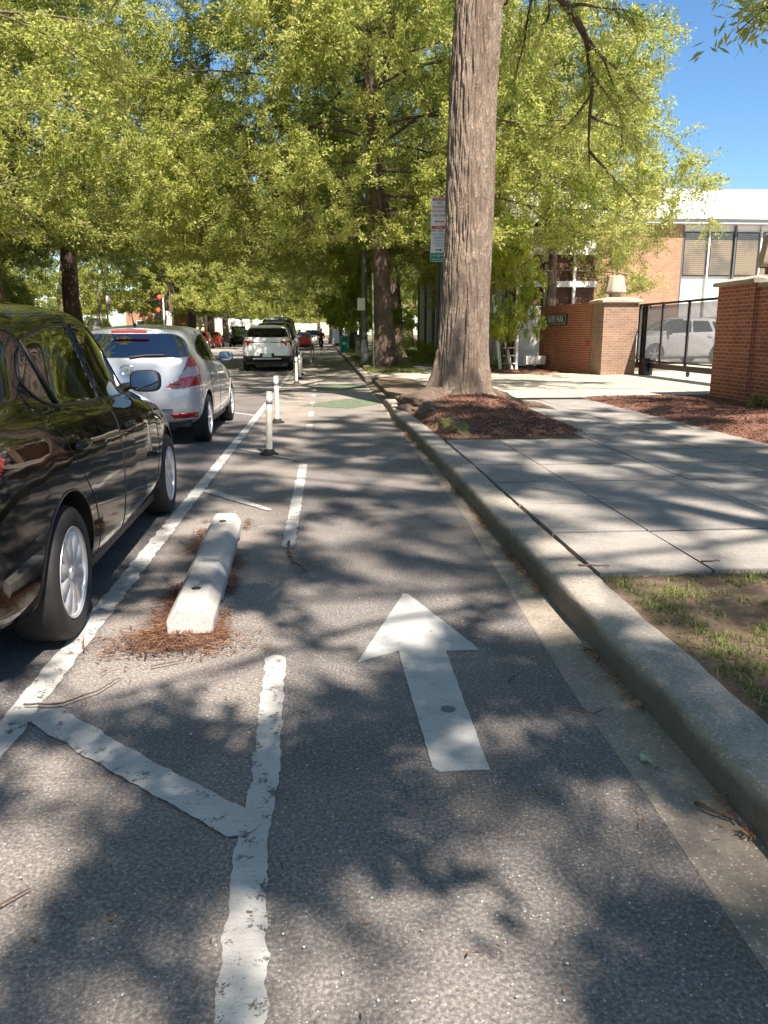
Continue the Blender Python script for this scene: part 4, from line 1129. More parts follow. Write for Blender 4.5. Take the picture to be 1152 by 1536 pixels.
    def patch(k, nm, mat, parent, sides=(1, -1), both=True, solid=0):
        m = kind == k
        if not m.any(): return []
        out = []; I, J = np.nonzero(m); ids = np.stack([I * mu + J, I * mu + J + 1, (I + 1) * mu + J + 1, (I + 1) * mu + J], -1)
        u, inv = np.unique(ids, return_inverse=True); V = flat[u]; F = inv.reshape(-1, 4)
        if both:
            V2 = V * np.array([-1, 1, 1]); F2 = F[:, ::-1] + len(V); VV, FF = np.concatenate([V, V2]), np.concatenate([F, F2])
            o = npmesh(nm, VV, FF, [mat], parent, smooth=True)
            bm = bmesh.new(); bm.from_mesh(o.data); bmesh.ops.remove_doubles(bm, verts=bm.verts, dist=.0008); bm.to_mesh(o.data); bm.free()
            out = [o]
        else:
            for s in sides: out.append(npmesh(nm, V * np.array([s, 1, 1]), F if s > 0 else F[:, ::-1], [mat], parent, smooth=True))
        return out
    def line(poly, r, mat, nm, parent, sides=(1, -1), off=0, closed=True, n=6, step=.03):
        pts = []
        N_ = len(poly)
        for i in range(N_ if closed else N_ - 1):
            a, b = poly[i], poly[(i + 1) % N_]; k = max(1, int(math.hypot(b[0] - a[0], b[1] - a[1]) / step))
            for q in range(k): pts.append(onside(a[0] + (b[0] - a[0]) * q / k, a[1] + (b[1] - a[1]) * q / k, off))
        if not closed: pts.append(onside(*poly[-1], off))
        for s in sides: MB().tube([(p.x * s, p.y, p.z) for p in pts], r, n, closed=closed).build(nm, mat, parent, smooth=True)
    body = patch('body', 'body', paint, t)[0]
    patch('trim', 'lower_trim', DARK, t)
    roofz = S['H']
    # doors: one mesh per door, with its window and handle below it
    wd = 1
    for i, ((wi, poly), hp) in enumerate(S['doors']):
        ds = patch('door%d' % i, 'door', paint, t, both=False)
        for s, d in zip((1, -1), ds):
            if fine or s > 0:
                line(poly, .0035, DARK, 'door_seam', d, (s,), off=-.0005)
            for q in wi:
                o = patch('win%d' % q, 'window', tintside, d, (s,), both=False)
                line(wins[q], .0065, DARK, 'window_trim', d, (s,), off=.001)
            if hp:
                h = onside(*hp); hb = MB(); hx = h.x + .026
                hb.tube([(s * (h.x + .002), hp[0] - .085, hp[1]), (s * hx, hp[0] - .065, hp[1] + .004), (s * (hx + .008), hp[0], hp[1] + .004), (s * hx, hp[0] + .065, hp[1] + .002), (s * (h.x + .002), hp[0] + .085, hp[1])], [.016, .021, .024, .021, .016], 12)
                hb.build('handle', paint, d, smooth=True)
    for q in S.get('fixed', []):
        patch('win%d' % q, 'quarter_window', tintside, t, both=False)
        line(wins[q], .0065, DARK, 'window_trim', t, off=.001)
    rwo = patch('rearwin', 'rear_window', tintrear, t); patch('windshield', 'windshield', GLS if fine else tintrear, t)
    for i, (nm, rp, sp, mt) in enumerate(lamps): patch('lamp%d' % i, nm, mt, t, both=False)
    # wheel arches
    for ya in ax_:
        rr = rw_ + .055; a0 = -.25; aa = np.linspace(a0, PI - a0, 26)
        for s in (1, -1):
            wells = MB(); vs = []; xo = [onside(ya + rr * math.cos(a), rw_ + .01 + rr * math.sin(a)).x for a in aa]
            for k, a in enumerate(aa):
                y, z = ya + rr * math.cos(a), rw_ + .01 + rr * math.sin(a)
                vs += [(s * (xo[k] - .001), y, z), (s * (W2 * .45), y, z)]
            wells.add(vs, [(2 * k, 2 * k + 1, 2 * k + 3, 2 * k + 2) for k in range(25)])
            n0 = len(vs); wells.add([(s * W2 * .46, ya, rw_)] + [vs[2 * k + 1] for k in range(26)], [(0, k + 1, k + 2) for k in range(25)])
            wells.build('wheel_well', DARK, t)
            lip = [(s * (xo[k] + .0), ya + rr * math.cos(a), rw_ + .01 + rr * math.sin(a)) for k, a in enumerate(aa) if rw_ + .01 + rr * math.sin(a) > .16]
            MB().tube(lip, .006, 8).build('arch_lip', S.get('lipmat') or paint, t, smooth=True)
    zf = S.get('floor', .2)
    fl = MB(); y0 = .25
    fl.box((0, L / 2, zf + .06), (W2 * 1.1, L - .5, .10)); fl.box((0, (ax_[0] + ax_[1]) / 2, zf + .05), (W2 * 1.85, ax_[1] - ax_[0] - 2 * rw_ - .16, .08))
    fl.box((0, .18 + (ax_[0] - rw_ - .2) / 2, zf + .1), (W2 * 1.6, max(.1, ax_[0] - rw_ - .2), .08))
    fl.box((0, L - .2 - (L - ax_[1] - rw_ - .2) / 2, zf + .1), (W2 * 1.5, max(.1, L - ax_[1] - rw_ - .22), .08))
    fl.build('underbody', DARK, t)
    for ya in ax_:
        for s in (1, -1): make_wheel(t, s * (W2 - .105 - S.get('wheel_in', .0)), ya, rw_, s, S['rim'], fine)
    # cabin
    cab = empty('interior'); cab.parent = t; cy = S['seat']; zs = zf + .12
    ib = MB(); ib.box((0, L * .5, zs + .03), (W2 * 1.5, L * .5, .04)); ib.box((0, cy + 1.28, zs + .42), (W2 * 1.5, .35, .32)); ib.box((0, cy + .2, zs + .12), (.22, 1.1, .2)); ib.build('dashboard', SEATD, cab, bevel=.05)
    zb = zs + .12
    for s in (1, -1):
        sb = MB(); sb.box((s * .38, cy + .35, zb + .12), (.48, .5, .16)); sb.box((s * .38, cy + .02, zb + .48), (.46, .14, .62), rx=-.25); sb.box((s * .38, cy - .09, zb + .86), (.26, .1, .17), rx=-.2); sb.build('front_seat', seat, cab, bevel=.045)
    sb = MB(); sb.box((0, cy - .62, zb + .12), (1.2, .5, .18)); sb.box((0, cy - .92, zb + .42), (1.2, .14, .56), rx=-.35)
    for s in (1, -1): sb.box((s * .36, cy - 1.02, zb + .74), (.24, .09, .14), rx=-.3)
    sb.build('rear_seat', seat, cab, bevel=.045)
    st = MB(); st.tube([(-.38 + .18 * math.cos(a), cy + .92 + .05 * math.sin(a), zb + .55 + .17 * math.sin(a)) for a in np.linspace(0, 2 * PI, 20)[:-1]], .015, 6, closed=True); st.build('steering_wheel', DARK, cab)
    if S.get('bpillar'):
        y, z0, z1, dyy = S['bpillar']
        for s in (1, -1):
            a, b = onside(y, z0), onside(y + dyy, z1); MB().tube([(s * (a.x - .07), y, z0), (s * (b.x - .07), y + dyy, z1)], [.05, .035], 8).build('pillar_trim', BEIGE, cab)
    # mirrors
    my, mz = S['mirror']
    for s in (1, -1):
        h = onside(my, mz); m = empty('mirror'); m.parent = t
        mb = MB(); n = 14; vs = []
        cx = s * (h.x + .145); w2, h2, d2 = .105, .074, .055
        for a in range(n):
            ph = PI * a / (n - 1)
            for b in range(20):
                th = 2 * PI * b / 20; ex = lambda v: math.copysign(abs(v) ** .6, v)
                py = -math.cos(ph); yy = my + .02 + (py * d2 * (1.5 if py > 0 else .35)); rr = max(0, math.sin(ph)) ** .45
                vs.append((cx + ex(math.cos(th)) * w2 * rr, yy, mz + .045 + ex(math.sin(th)) * h2 * rr))
        mb.add(vs, [(a * 20 + b, a * 20 + (b + 1) % 20, (a + 1) * 20 + (b + 1) % 20, (a + 1) * 20 + b) for a in range(n - 1) for b in range(20)])
        mb.build('shell', S.get('mirmat') or DARK, m, smooth=True)
        q = [(cx + math.copysign(abs(math.cos(a)) ** .6, math.cos(a)) * w2 * .86, mz + .045 + math.copysign(abs(math.sin(a)) ** .6, math.sin(a)) * h2 * .84) for a in np.linspace(0, 2 * PI, 25)[:-1]]
        MB().add([(x, my - .004, z) for x, z in q], [tuple(range(24))]).build('mirror_glass', MIRR, m)
        MB().tube([(s * (h.x - .01), my + .03, mz), (s * (h.x + .06), my + .04, mz + .02), (cx, my + .04, mz + .03)], [.03, .022, .02], 8).build('arm', DARK, m, smooth=True)
    return t, P, onside, kind

# --- black sedan, seen from its right rear quarter
L_ = 4.42
sed = dict(L=L_, W=1.74, H=1.50, gh=6.4, floor=.17, rw=.305, axles=(.94, 3.54), seat=2.05, mirror=(2.98, .99), rim=(10, .235, .10), bpillar=(1.80, .98, 1.30, -.16), mirmat=None,
    rows=[
    (.10, L_ - .12, .76, .26, .20, .19, .19, .22, .5, .55),
    (.02, L_ - .03, .845, .34, .26, .235, .25, .28, .6, .6),
    (-.03, L_ + .01, .872, .50, .42, .40, .42, .45, .65, .65),
    (-.03, L_ + .01, .880, .66, .60, .56, .56, .58, .65, .7, .96),
    (-.02, L_ - .04, .876, .84, .78, .72, .68, .68, .60, .75, .95),
    (.03, L_ - .14, .862, .98, .92, .86, .80, .76, .50, .85, .93),
    (.08, L_ - .26, .822, 1.045, 1.015, .945, .895, .84, .45, 1.0, .92),
    (.42, L_ - .98, .780, 1.075, 1.05, .985, .985, .985, .45, .8, .9),
    (.48, L_ - 1.04, .765, 1.10, 1.075, 1.02, 1.02, 1.00, .45, .75, .9),
    (.62, L_ - 1.32, .712, 1.25, 1.22, 1.20, 1.20, 1.20, .45, .6, .92),
    (.82, L_ - 1.60, .660, 1.40, 1.39, 1.405, 1.405, 1.38, .5, .5, .94),
    (1.02, L_ - 1.76, .575, 1.47, 1.48, 1.49, 1.48, 1.45, .4, .4, .95),
    (1.12, L_ - 1.84, .30, 1.495, 1.51, 1.52, 1.51, 1.475, .4, .4)],
    windows=[[(1.93, 1.0), (1.83, 1.395), (1.52, 1.385), (1.20, 1.335), (1.00, 1.25), (.93, 1.15), (1.02, 1.07), (1.14, 1.03)], [(2.02, .995), (3.05, .96), (2.90, 1.08), (2.62, 1.27), (2.36, 1.385), (1.92, 1.40)]],
    rear_window=[(-.55, 1.40), (.55, 1.40), (.66, 1.11), (-.66, 1.11)], windshield=[(-.58, 1.41), (.58, 1.41), (.72, 1.02), (-.72, 1.02)],
    doors=[(([0], [(1.98, .25), (1.97, .95), (1.87, 1.445), (1.45, 1.43), (1.14, 1.375), (.94, 1.28), (.86, 1.15), (.90, 1.04), (1.06, .84), (1.32, .58), (1.42, .40), (1.46, .25)]), (1.17, .85)),
           (([1], [(2.99, .25), (3.10, .55), (3.12, .94), (2.95, 1.11), (2.66, 1.33), (2.36, 1.44), (1.88, 1.445), (1.975, .95), (1.985, .25)]), (2.17, .83))],
    lamps=[('tail_lamp', [(.50, .84), (.56, .97), (.72, 1.0), (.95, .97), (.95, .72), (.78, .70)], [(-.2, .6), (.12, .68), (.36, .90), (.30, .985), (-.2, 1.05)], REDL),
           ('head_lamp', [(.40, .66), (.45, .78), (.95, .92), (.95, .64)], [(3.7, .5), (3.75, .85), (4.6, .9), (4.6, .5)], CLEARL)],
    crown=.01)
BLACKP = Mat('black_paint', (.006, .0055, .005), .5, 0, 1.0, 0)
_n = BLACKP.noise(BLACKP.coord(), 1.6, 2, .4); _b = BLACKP.node('ShaderNodeBump'); _b.inputs['Strength'].default_value = .25; _b.inputs['Distance'].default_value = .05
BLACKP.link(_n, _b.inputs['Height']); BLACKP.link(_b.outputs['Normal'], BLACKP.p.inputs['Coat Normal']); BLACKP.set('Coat IOR', 1.5); BLACKP.set('Coat Roughness', .0); BLACKP = BLACKP.m
car1, _, on1, _k = make_car('sedan', 'glossy black sedan cropped by the left edge, nearest parked car', sed, BLACKP, True, seat=simple('light_seat', (.22, .20, .17), .9, var=.1))
MB().box((0, -.045, .72), (.50, .012, .13)).build('plate', OFFW, car1)
for s_ in (1, -1):
    pa, pb, pc = on1(1.20, 1.035, .003), on1(1.17, 1.18, .003), on1(1.13, 1.32, .003)
    MB().tube([(s_ * q.x, q.y, q.z) for q in (pa, pb, pc)], .009, 6).build('window_bar', DARK, car1, smooth=True)
car1.location = (-1.975, 2.58, 0); car1.rotation_euler.z = .02
# --- silver hatchback
L_ = 4.08
hat = dict(L=L_, W=1.70, H=1.455, gh=6.4, rgh=6.0, floor=.18, rw=.30, axles=(.66, 3.22), seat=1.8, mirror=(2.72, .97), rim=(9, .12, .06), mirmat=None,
    rows=[
    (.12, L_ - .12, .74, .30, .24, .20, .20, .22, .5, .55),
    (.02, L_ - .03, .825, .36, .29, .245, .25, .28, .6, .6),
    (-.02, L_ + .01, .850, .48, .42, .40, .42, .45, .6, .65),
    (-.02, L_ + .01, .856, .62, .58, .56, .56, .58, .55, .7, .96),
    (.0, L_ - .04, .854, .76, .74, .72, .68, .68, .48, .75, .95),
    (.03, L_ - .14, .842, .88, .89, .87, .80, .76, .42, .85, .93),
    (.05, L_ - .24, .806, .99, 1.0, .96, .89, .83, .38, 1.0, .92),
    (.075, L_ - .95, .770, 1.05, 1.055, 1.00, .985, .985, .36, .8, .9),
    (.10, L_ - 1.02, .752, 1.085, 1.085, 1.03, 1.02, 1.00, .36, .75, .9),
    (.20, L_ - 1.34, .692, 1.21, 1.21, 1.19, 1.19, 1.19, .36, .6, .92),
    (.30, L_ - 1.72, .630, 1.33, 1.335, 1.36, 1.37, 1.34, .36, .5, .94),
    (.34, L_ - 1.90, .560, 1.385, 1.40, 1.43, 1.43, 1.395, .36, .4, .95),
    (.30, L_ - 1.96, .30, 1.40, 1.425, 1.455, 1.455, 1.42, .36, .4)],
    windows=[[(1.66, .99), (1.60, 1.345), (1.15, 1.31), (.82, 1.24), (.60, 1.13), (.74, 1.05), (1.0, 1.01)], [(1.74, .985), (2.76, .95), (2.60, 1.05), (2.26, 1.26), (2.05, 1.345), (1.68, 1.355)]],
    rear_window=[(-.50, 1.345), (.50, 1.345), (.60, 1.30), (.735, 1.09), (.60, 1.065), (-.60, 1.065), (-.735, 1.09), (-.60, 1.30)], windshield=[(-.56, 1.385), (.56, 1.385), (.72, 1.02), (-.72, 1.02)],
    doors=[(([0], [(1.70, .27), (1.70, .95), (1.63, 1.395), (1.15, 1.36), (.80, 1.28), (.76, 1.04), (.98, .70), (1.06, .45), (1.08, .27)]), (.98, .84)),
           (([1], [(2.72, .27), (2.80, .55), (2.82, .93), (2.66, 1.07), (2.29, 1.31), (2.05, 1.395), (1.64, 1.395), (1.705, .95), (1.705, .27)]), (1.90, .81))],
    lamps=[('tail_lamp', [(.42, .72), (.58, .81), (.66, .98), (.73, 1.24), (1.0, 1.24), (1.0, .78), (.62, .71)], [(-.2, .55), (.17, .58), (.27, .80), (.31, .92), (.30, 1.08), (.36, 1.27), (-.2, 1.27)], REDL),
           ('reverse_lamp', [(.57, .83), (.68, .955), (.84, .975), (.86, .88), (.66, .835)], [(-.2, .6), (.25, .6), (.30, 1.1), (-.2, 1.1)], simple('smoky_lamp', (.35, .25, .25), .2, 0, 1)),
           ('reflector', [(.46, .40), (.78, .42), (.76, .35), (.50, .34)], [(-.3, .2), (.4, .2), (.4, .5), (-.3, .5)], REDL),
           ('head_lamp', [(.40, .66), (.45, .76), (.95, .90), (.95, .64)], [(3.3, .5), (3.35, .85), (4.3, .9), (4.3, .5)], CLEARL)])
SILV = carpaint('silver_paint', (.56, .57, .59), .42, .34, 1)
car2, _, on2, _k = make_car('hatchback', 'silver compact hatchback parked ahead of the black sedan', hat, SILV, True)
MB().box((0, .232, 1.368), (.42, .03, .028)).build('brake_light', REDL, car2, bevel=.008)
cl = MB(); cl.box((0, .012, .46), (1.0, .02, .01)); cl.tube([(-.55, .02, .73), (-.6, .03, .76), (.6, .03, .76), (.55, .02, .73)], .004, 6); cl.build('hatch_seam', DARK, car2)
lg = MB(); lg.tube([(.085 * math.cos(a), .005, .93 + .055 * math.sin(a)) for a in np.linspace(0, 2 * PI, 25)[:-1]], .007, 6, closed=True)
lg.tube([(-.045, .004, .895), (-.018, .004, .965)], .008, 5); lg.tube([(.018, .004, .895), (.045, .004, .965)], .008, 5); lg.tube([(-.03, .004, .925), (.03, .004, .935)], .007, 5); lg.build('badge', CHROME, car2)
MB().box((0, -.025, .62), (.42, .012, .13)).build('plate', OFFW, car2)
wp = MB(); wp.tube([(.02, .08, 1.07), (.22, .095, 1.095), (.42, .105, 1.10)], [.018, .012, .008], 6); wp.build('rear_wiper', DARK, car2)
MB().tube([(0, .55, 1.45), (0, .50, 1.47), (0, .34, 1.66)], [.025, .008, .003], 6).build('antenna', DARK, car2)
car2.location = (-2.30, 9.74, 0)
# --- suv family
def suv_spec(L, W, H, lamp, trim=True, rim=(5, .22, .1)):
    w = W / 2; k = H / 1.66
    return dict(L=L, W=W, H=H, gh=6.4, rgh=6.0, floor=.2, rw=.36, axles=(.88, L - .92), seat=2.1, mirror=(L - 1.5, 1.06 * k), rim=rim, wheel_in=.02,
    rows=[
    (.12, L - .12, .86 * w, .34, .26, .24, .24, .28, .5, .55),
    (.0, L - .03, .955 * w, .42, .32, .29, .30, .34, .6, .6),
    (-.03, L + .01, .985 * w, .56, .50, .46, .48, .52, .6, .65),
    (-.01, L + .01, .998 * w, .74 * k, .70 * k, .66, .66, .68, .5, .7, .97),
    (.02, L - .03, .995 * w, .92 * k, .88 * k, .84 * k, .82, .82, .45, .75, .96),
    (.05, L - .10, .975 * w, 1.03 * k, 1.02 * k, 1.0 * k, .95 * k, .92 * k, .4, .85, .95),
    (.09, L - .24, .935 * w, 1.12 * k, 1.12 * k, 1.07 * k, 1.03 * k, .98 * k, .38, 1.0, .93),
    (.13, L - 1.1, .89 * w, 1.19 * k, 1.18 * k, 1.12 * k, 1.11 * k, 1.10 * k, .36, .8, .92),
    (.16, L - 1.18, .87 * w, 1.23 * k, 1.22 * k, 1.16 * k, 1.15 * k, 1.13 * k, .36, .75, .92),
    (.30, L - 1.5, .82 * w, 1.38 * k, 1.36 * k, 1.34 * k, 1.34 * k, 1.33 * k, .36, .6, .93),
    (.42, L - 1.86, .76 * w, 1.53 * k, 1.53 * k, 1.54 * k, 1.54 * k, 1.51 * k, .36, .5, .94),
    (.42, L - 2.05, .68 * w, 1.59 * k, 1.60 * k, 1.62 * k, 1.62 * k, 1.58 * k, .36, .4, .95),
    (.36, L - 2.12, .36 * w, 1.60 * k, 1.63 * k, 1.65 * k, 1.65 * k, 1.61 * k, .36, .4)],
    windows=[[(2.02, 1.13 * k), (1.98, 1.52 * k), (1.3, 1.51 * k), (1.15, 1.15 * k)], [(2.10, 1.12 * k), (L - 1.45, 1.09 * k), (L - 1.7, 1.24 * k), (L - 2.02, 1.45 * k), (L - 2.25, 1.53 * k), (2.06, 1.53 * k)], [(1.04, 1.17 * k), (1.14, 1.50 * k), (.75, 1.47 * k), (.62, 1.24 * k)]], fixed=[2],
    rear_window=[(-.70 * w, 1.53 * k), (.70 * w, 1.53 * k), (.84 * w, 1.23 * k), (.5 * w, 1.20 * k), (-.5 * w, 1.20 * k), (-.84 * w, 1.23 * k)], windshield=[(-.68 * w, 1.58 * k), (.68 * w, 1.58 * k), (.84 * w, 1.16 * k), (-.84 * w, 1.16 * k)],
    doors=[(([0], [(2.06, .35), (2.06, 1.1 * k), (2.02, 1.57 * k), (1.22, 1.55 * k), (1.09, 1.14 * k), (1.25, .8), (1.32, .35)]), (1.35, .98 * k)),
           (([1], [(L - 1.5, .35), (L - 1.38, .6), (L - 1.38, 1.06 * k), (L - 1.66, 1.27 * k), (L - 2.0, 1.5 * k), (L - 2.25, 1.57 * k), (2.025, 1.57 * k), (2.065, 1.1 * k), (2.065, .35)]), (2.35, .96 * k))],
    lamps=lamp + [('head_lamp', [(.5 * w, .78 * k), (.55 * w, .90 * k), (1.05 * w, .98 * k), (1.05 * w, .76 * k)], [(L - .6, .5), (L - .6, 1.05), (L + .2, 1.05), (L + .2, .5)], CLEARL)],
    trim=[(-1, .56, -.2, .35), (-1, .40, .3, L - .3)] if trim else [], lipmat=DARK if trim else None)
wt = .93
tuc = [('tail_lamp', [(.46, 1.09), (.98, 1.10), (.98, 1.0), (.86, .90), (.79, 1.03), (.74, 1.03), (.69, .88), (.58, 1.02)], [(-.2, .8), (.34, .8), (.34, 1.2), (-.2, 1.2)], REDL)]
WHP = carpaint('white_paint', (.74, .75, .74), .05, .35)
car3, _, on3, _k = make_car('suv', 'white compact suv parked beyond the silver hatchback, seen from behind', suv_spec(4.63, 1.865, 1.665, tuc), WHP, True, tintside=GLD, tintrear=GLD, seat=SEATD)
b = MB(); b.box((0, .07, 1.035), (1.25, .03, .03)); b.build('light_bar', simple('dark_red_bar', (.05, .008, .008), .2), car3)
b = MB(); b.box((0, -.02, .58), (.52, .02, .14)); b.build('plate_recess', DARK, car3); MB().box((0, -.034, .58), (.32, .012, .13)).build('plate', OFFW, car3)
b = MB()
for s in (1, -1): b.tube([(s * .60, .75, 1.60), (s * .60, .9, 1.655), (s * .60, 2.4, 1.67), (s * .58, 2.6, 1.63)], .018, 6)
b.build('roof_rails', SILV, car3); b = MB(); b.box((0, .33, 1.60), (1.1, .22, .035)); b.build('spoiler', WHP, car3, bevel=.012)
b = MB(); b.box((0, -.02, .46), (1.0, .03, .05)); b.build('skid_plate', GALV, car3)
car3.location = (-2.01, 29.6, 0)
# remaining vehicles
L_ = 4.95
van = suv_spec(5.1, 2.0, 1.86, [('tail_lamp', [(.84, .9), (.84, 1.4), (1.1, 1.4), (1.1, .9)], [(-.2, .8), (.2, .8), (.2, 1.5), (-.2, 1.5)], REDL)], False)
NAVY = carpaint('dark_blue_paint', (.012, .016, .035), .3, .3)
REDP = carpaint('red_paint', (.55, .03, .02), .1, .35)
CS = 'cars parked along the right lane'; CF = 'vehicles parked on the far side'
def light(spec, **k):
    d = dict(spec); d.update(k); return d
car4, *_ = make_car('van', 'dark blue tall van parked just beyond the white suv', van, NAVY, False, CS, GLD, GLD, SEATD, 'van'); car4.location = (-2.15, 36.2, 0)
car5, *_ = make_car('van', 'silver van with the tallest roof, beyond the dark blue van', suv_spec(5.6, 2.05, 2.25, van['lamps'][:1], False), carpaint('grey_silver_paint', (.42, .43, .43), .3, .35), False, CS, GLD, GLD, SEATD, 'van'); car5.location = (-2.4, 43.5, 0)
swhite, *_ = make_car('suv', 'white suv facing the viewer far up the parking lane', suv_spec(4.6, 1.85, 1.7, tuc, False), WHP, False, CS, GLD, GLD, SEATD); swhite.location = (-1.0, 84, 0); swhite.rotation_euler.z = PI
sred, *_ = make_car('hatchback', 'small red car glimpsed between the dark blue van and the delineator posts', hat, REDP, False, CS, GLD, GLD, SEATD); sred.location = (-1.75, 70, 0)
f1, *_ = make_car('sedan', 'red sedan parked on the far side behind white posts', sed, REDP, False, CF, GLD, GLD, SEATD); f1.location = (-11.0, 74, 0)
f2 = copy_tree(f1); f2.location = (-10.9, 81, 0); tag(f2, 'second red car tucked right behind the red sedan on the far side', 'car', CF)
f3, *_ = make_car('suv', 'black pickup sized suv facing the viewer in front of the white truck', suv_spec(5.2, 2.0, 1.85, [], False), BLACKP, False, CF, GLD, GLD, SEATD); f3.location = (-8.9, 92, 0); f3.rotation_euler.z = PI
f4, *_ = make_car('sedan', 'pale car roof seen just above the silver hatchback', sed, WHP, False, CF, GLD, GLD, SEATD); f4.location = (-11.3, 57, .0)
f5, *_ = make_car('sedan', 'dark car roof seen above the left part of the silver hatchback', sed, BLACKP, False, CF, GLD, GLD, SEATD); f5.location = (-11.3, 49, .0)
l1 = copy_tree(swhite); l1.location = (15.2, 30.2, .24); l1.rotation_euler.z = PI / 2 + .25; tag(l1, 'white suv in the lot behind the left part of the gate', 'car', 'cars behind the gate')
l2 = copy_tree(car3); l2.location = (13.2, 23.2, .24); l2.rotation_euler.z = -PI / 2 - .9; tag(l2, 'white suv with red tail lamps behind the right part of the gate', 'car', 'cars behind the gate')
# white box truck
tk = empty('truck', (-9.6, 96, 0), 0, 'white truck with a ladder rack and tall cab facing the viewer on the far side', 'truck', CF)
b = MB(); b.box((0, 3.2, 1.75), (2.2, 5.0, 2.3)); b.build('cargo_box', WHP, tk, bevel=.06)
b = MB(); b.prism([(-1.9, .55), (-1.95, 1.15), (-1.2, 1.35), (-.7, 2.25), (.7, 2.35), (.7, .45), (-1.85, .45)], -1.02, 1.02, Matrix(((0, 0, 1, 0), (1, 0, 0, 0), (0, 1, 0, 0), (0, 0, 0, 1)))); b.build('cab', WHP, tk, bevel=.06)
MB().add([(-.85, -1.22, 1.42), (.85, -1.22, 1.42), (.8, -.78, 2.15), (-.8, -.78, 2.15)], [(0, 1, 2, 3)]).build('windshield', GLD, tk)
MB().box((0, -1.93, .9), (1.3, .05, .28)).build('grille', DARK, tk)
for s in (1, -1):
    MB().box((s * .82, -1.93, .92), (.3, .06, .22)).build('headlamp', CLEARL, tk)
    for y in (-1.1, 4.3): make_wheel(tk, s * .95, y, .38, s, (6, .2, .1), False)
MB().tube([(-.9, -.6, 2.5), (.9, -.6, 2.5), (.9, 4.5, 3.1), (-.9, 4.5, 3.1)], .04, 6, closed=True).build('ladder_rack', GREYM, tk)

# ------------------------------------------------------------------ people
def person(name, loc, rz, joints, edges, radii, parts, label, extra=None):
    t = empty(name, loc, rz, label, 'person')
    me = bpy.data.meshes.new('body'); me.from_pydata(joints, edges, []); o = bpy.data.objects.new('body', me); COL.objects.link(o); o.parent = t
    sk_ = o.modifiers.new('s', 'SKIN'); sk_.use_smooth_shade = True
    for i, r in enumerate(radii):
        v = me.skin_vertices[0].data[i]; v.radius = (r, r * (.8 if r > .1 else 1)); v.use_root = i == 0
    ss = o.modifiers.new('d', 'SUBSURF'); ss.levels = ss.render_levels = 2
    me.materials.append(SKIN)
    bpy.context.view_layer.update(); ev = bpy.data.meshes.new_from_object(o.evaluated_get(bpy.context.evaluated_depsgraph_get()))
    o.modifiers.clear(); o.data = ev
    for m in parts: ev.materials.append(m[0])
    mi = []
    for p in ev.polygons:
        c = p.center; k = 0
        for q, (mt, f) in enumerate(parts):
            if f(c): k = q + 1; break
        mi.append(k)
    ev.polygons.foreach_set('material_index', mi)
    return t
cloth = lambda n, c: simple(n, c, .9, var=.15)
HAIR = simple('dark_hair', (.02, .014, .01), .8, var=.2)
def head(t, c, s=.105):
    h = MB(); h.lathe([(0, -.125), (.045, -.115), (.07, -.07), (.083, 0), (.08, .06), (.055, .105), (0, .12)], 16, Matrix.Translation(c))
    for v in range(len(h.v)):
        x, y, z = h.v[v]; h.v[v] = (x, c[1] + (y - c[1]) * 1.15, z)
    h.tube([(c[0], c[1] - .085, c[2] + .02), (c[0], c[1] - .115, c[2] - .02), (c[0], c[1] - .085, c[2] - .03)], [.008, .016, .01], 6)
    for s_ in (1, -1): h.lathe([(0, -.008), (.022, 0), (0, .008)], 8, Matrix.Translation((c[0] + s_ * .082, c[1], c[2])) @ Matrix.Rotation(PI / 2, 4, 'Y'))
    h.build('head', SKIN, t, smooth=True)
    k = MB()
    k.lathe([(.089, -.02), (.09, .04), (.064, .112), (0, .13)], 16, Matrix.Translation((c[0], c[1] + .012, c[2]))); k.build('hair', HAIR, t, smooth=True)
    for s_ in (1, -1): MB().box((c[0] + s_ * .03, c[1] - .092, c[2] + .005), (.018, .008, .008)).build('eye', DARK, t)
J = [(0, 0, .95), (0, 0, 1.2), (0, 0, 1.42), (0, 0, 1.55), (.17, 0, 1.42), (.22, -.02, 1.14), (.20, -.12, .92), (-.17, 0, 1.42), (-.22, -.02, 1.14), (-.12, -.2, 1.02), (.09, 0, .90), (.11, -.02, .50), (.11, .02, .09), (.12, -.13, .04), (-.09, 0, .90), (-.11, -.04, .50), (-.12, .0, .09), (-.14, -.15, .04), (.19, -.17, .84), (-.05, -.26, 1.04)]
E_ = [(0, 1), (1, 2), (2, 3), (2, 4), (4, 5), (5, 6), (2, 7), (7, 8), (8, 9), (0, 10), (10, 11), (11, 12), (12, 13), (0, 14), (14, 15), (15, 16), (16, 17), (6, 18), (9, 19)]
Rr = [.15, .14, .15, .055, .065, .045, .032, .065, .045, .032, .09, .062, .042, .035, .09, .062, .042, .035, .03, .03]
pm = person('person', (1.62, 57.3, .14), .1, J, E_, Rr, [(cloth('white_shirt', (.72, .74, .78)), lambda c: .93 < c.z < 1.47 and abs(c.x) < .25 and not (c.z < 1.12 and abs(c.x) > .16)), (cloth('brown_trousers', (.16, .10, .07)), lambda c: .08 < c.z <= .95 and abs(c.x) < .17 and c.y > -.12), (DARK, lambda c: c.z <= .08)], 'person in a white shirt and brown trousers standing behind the green bin')
head(pm, (0, -.01, 1.66))
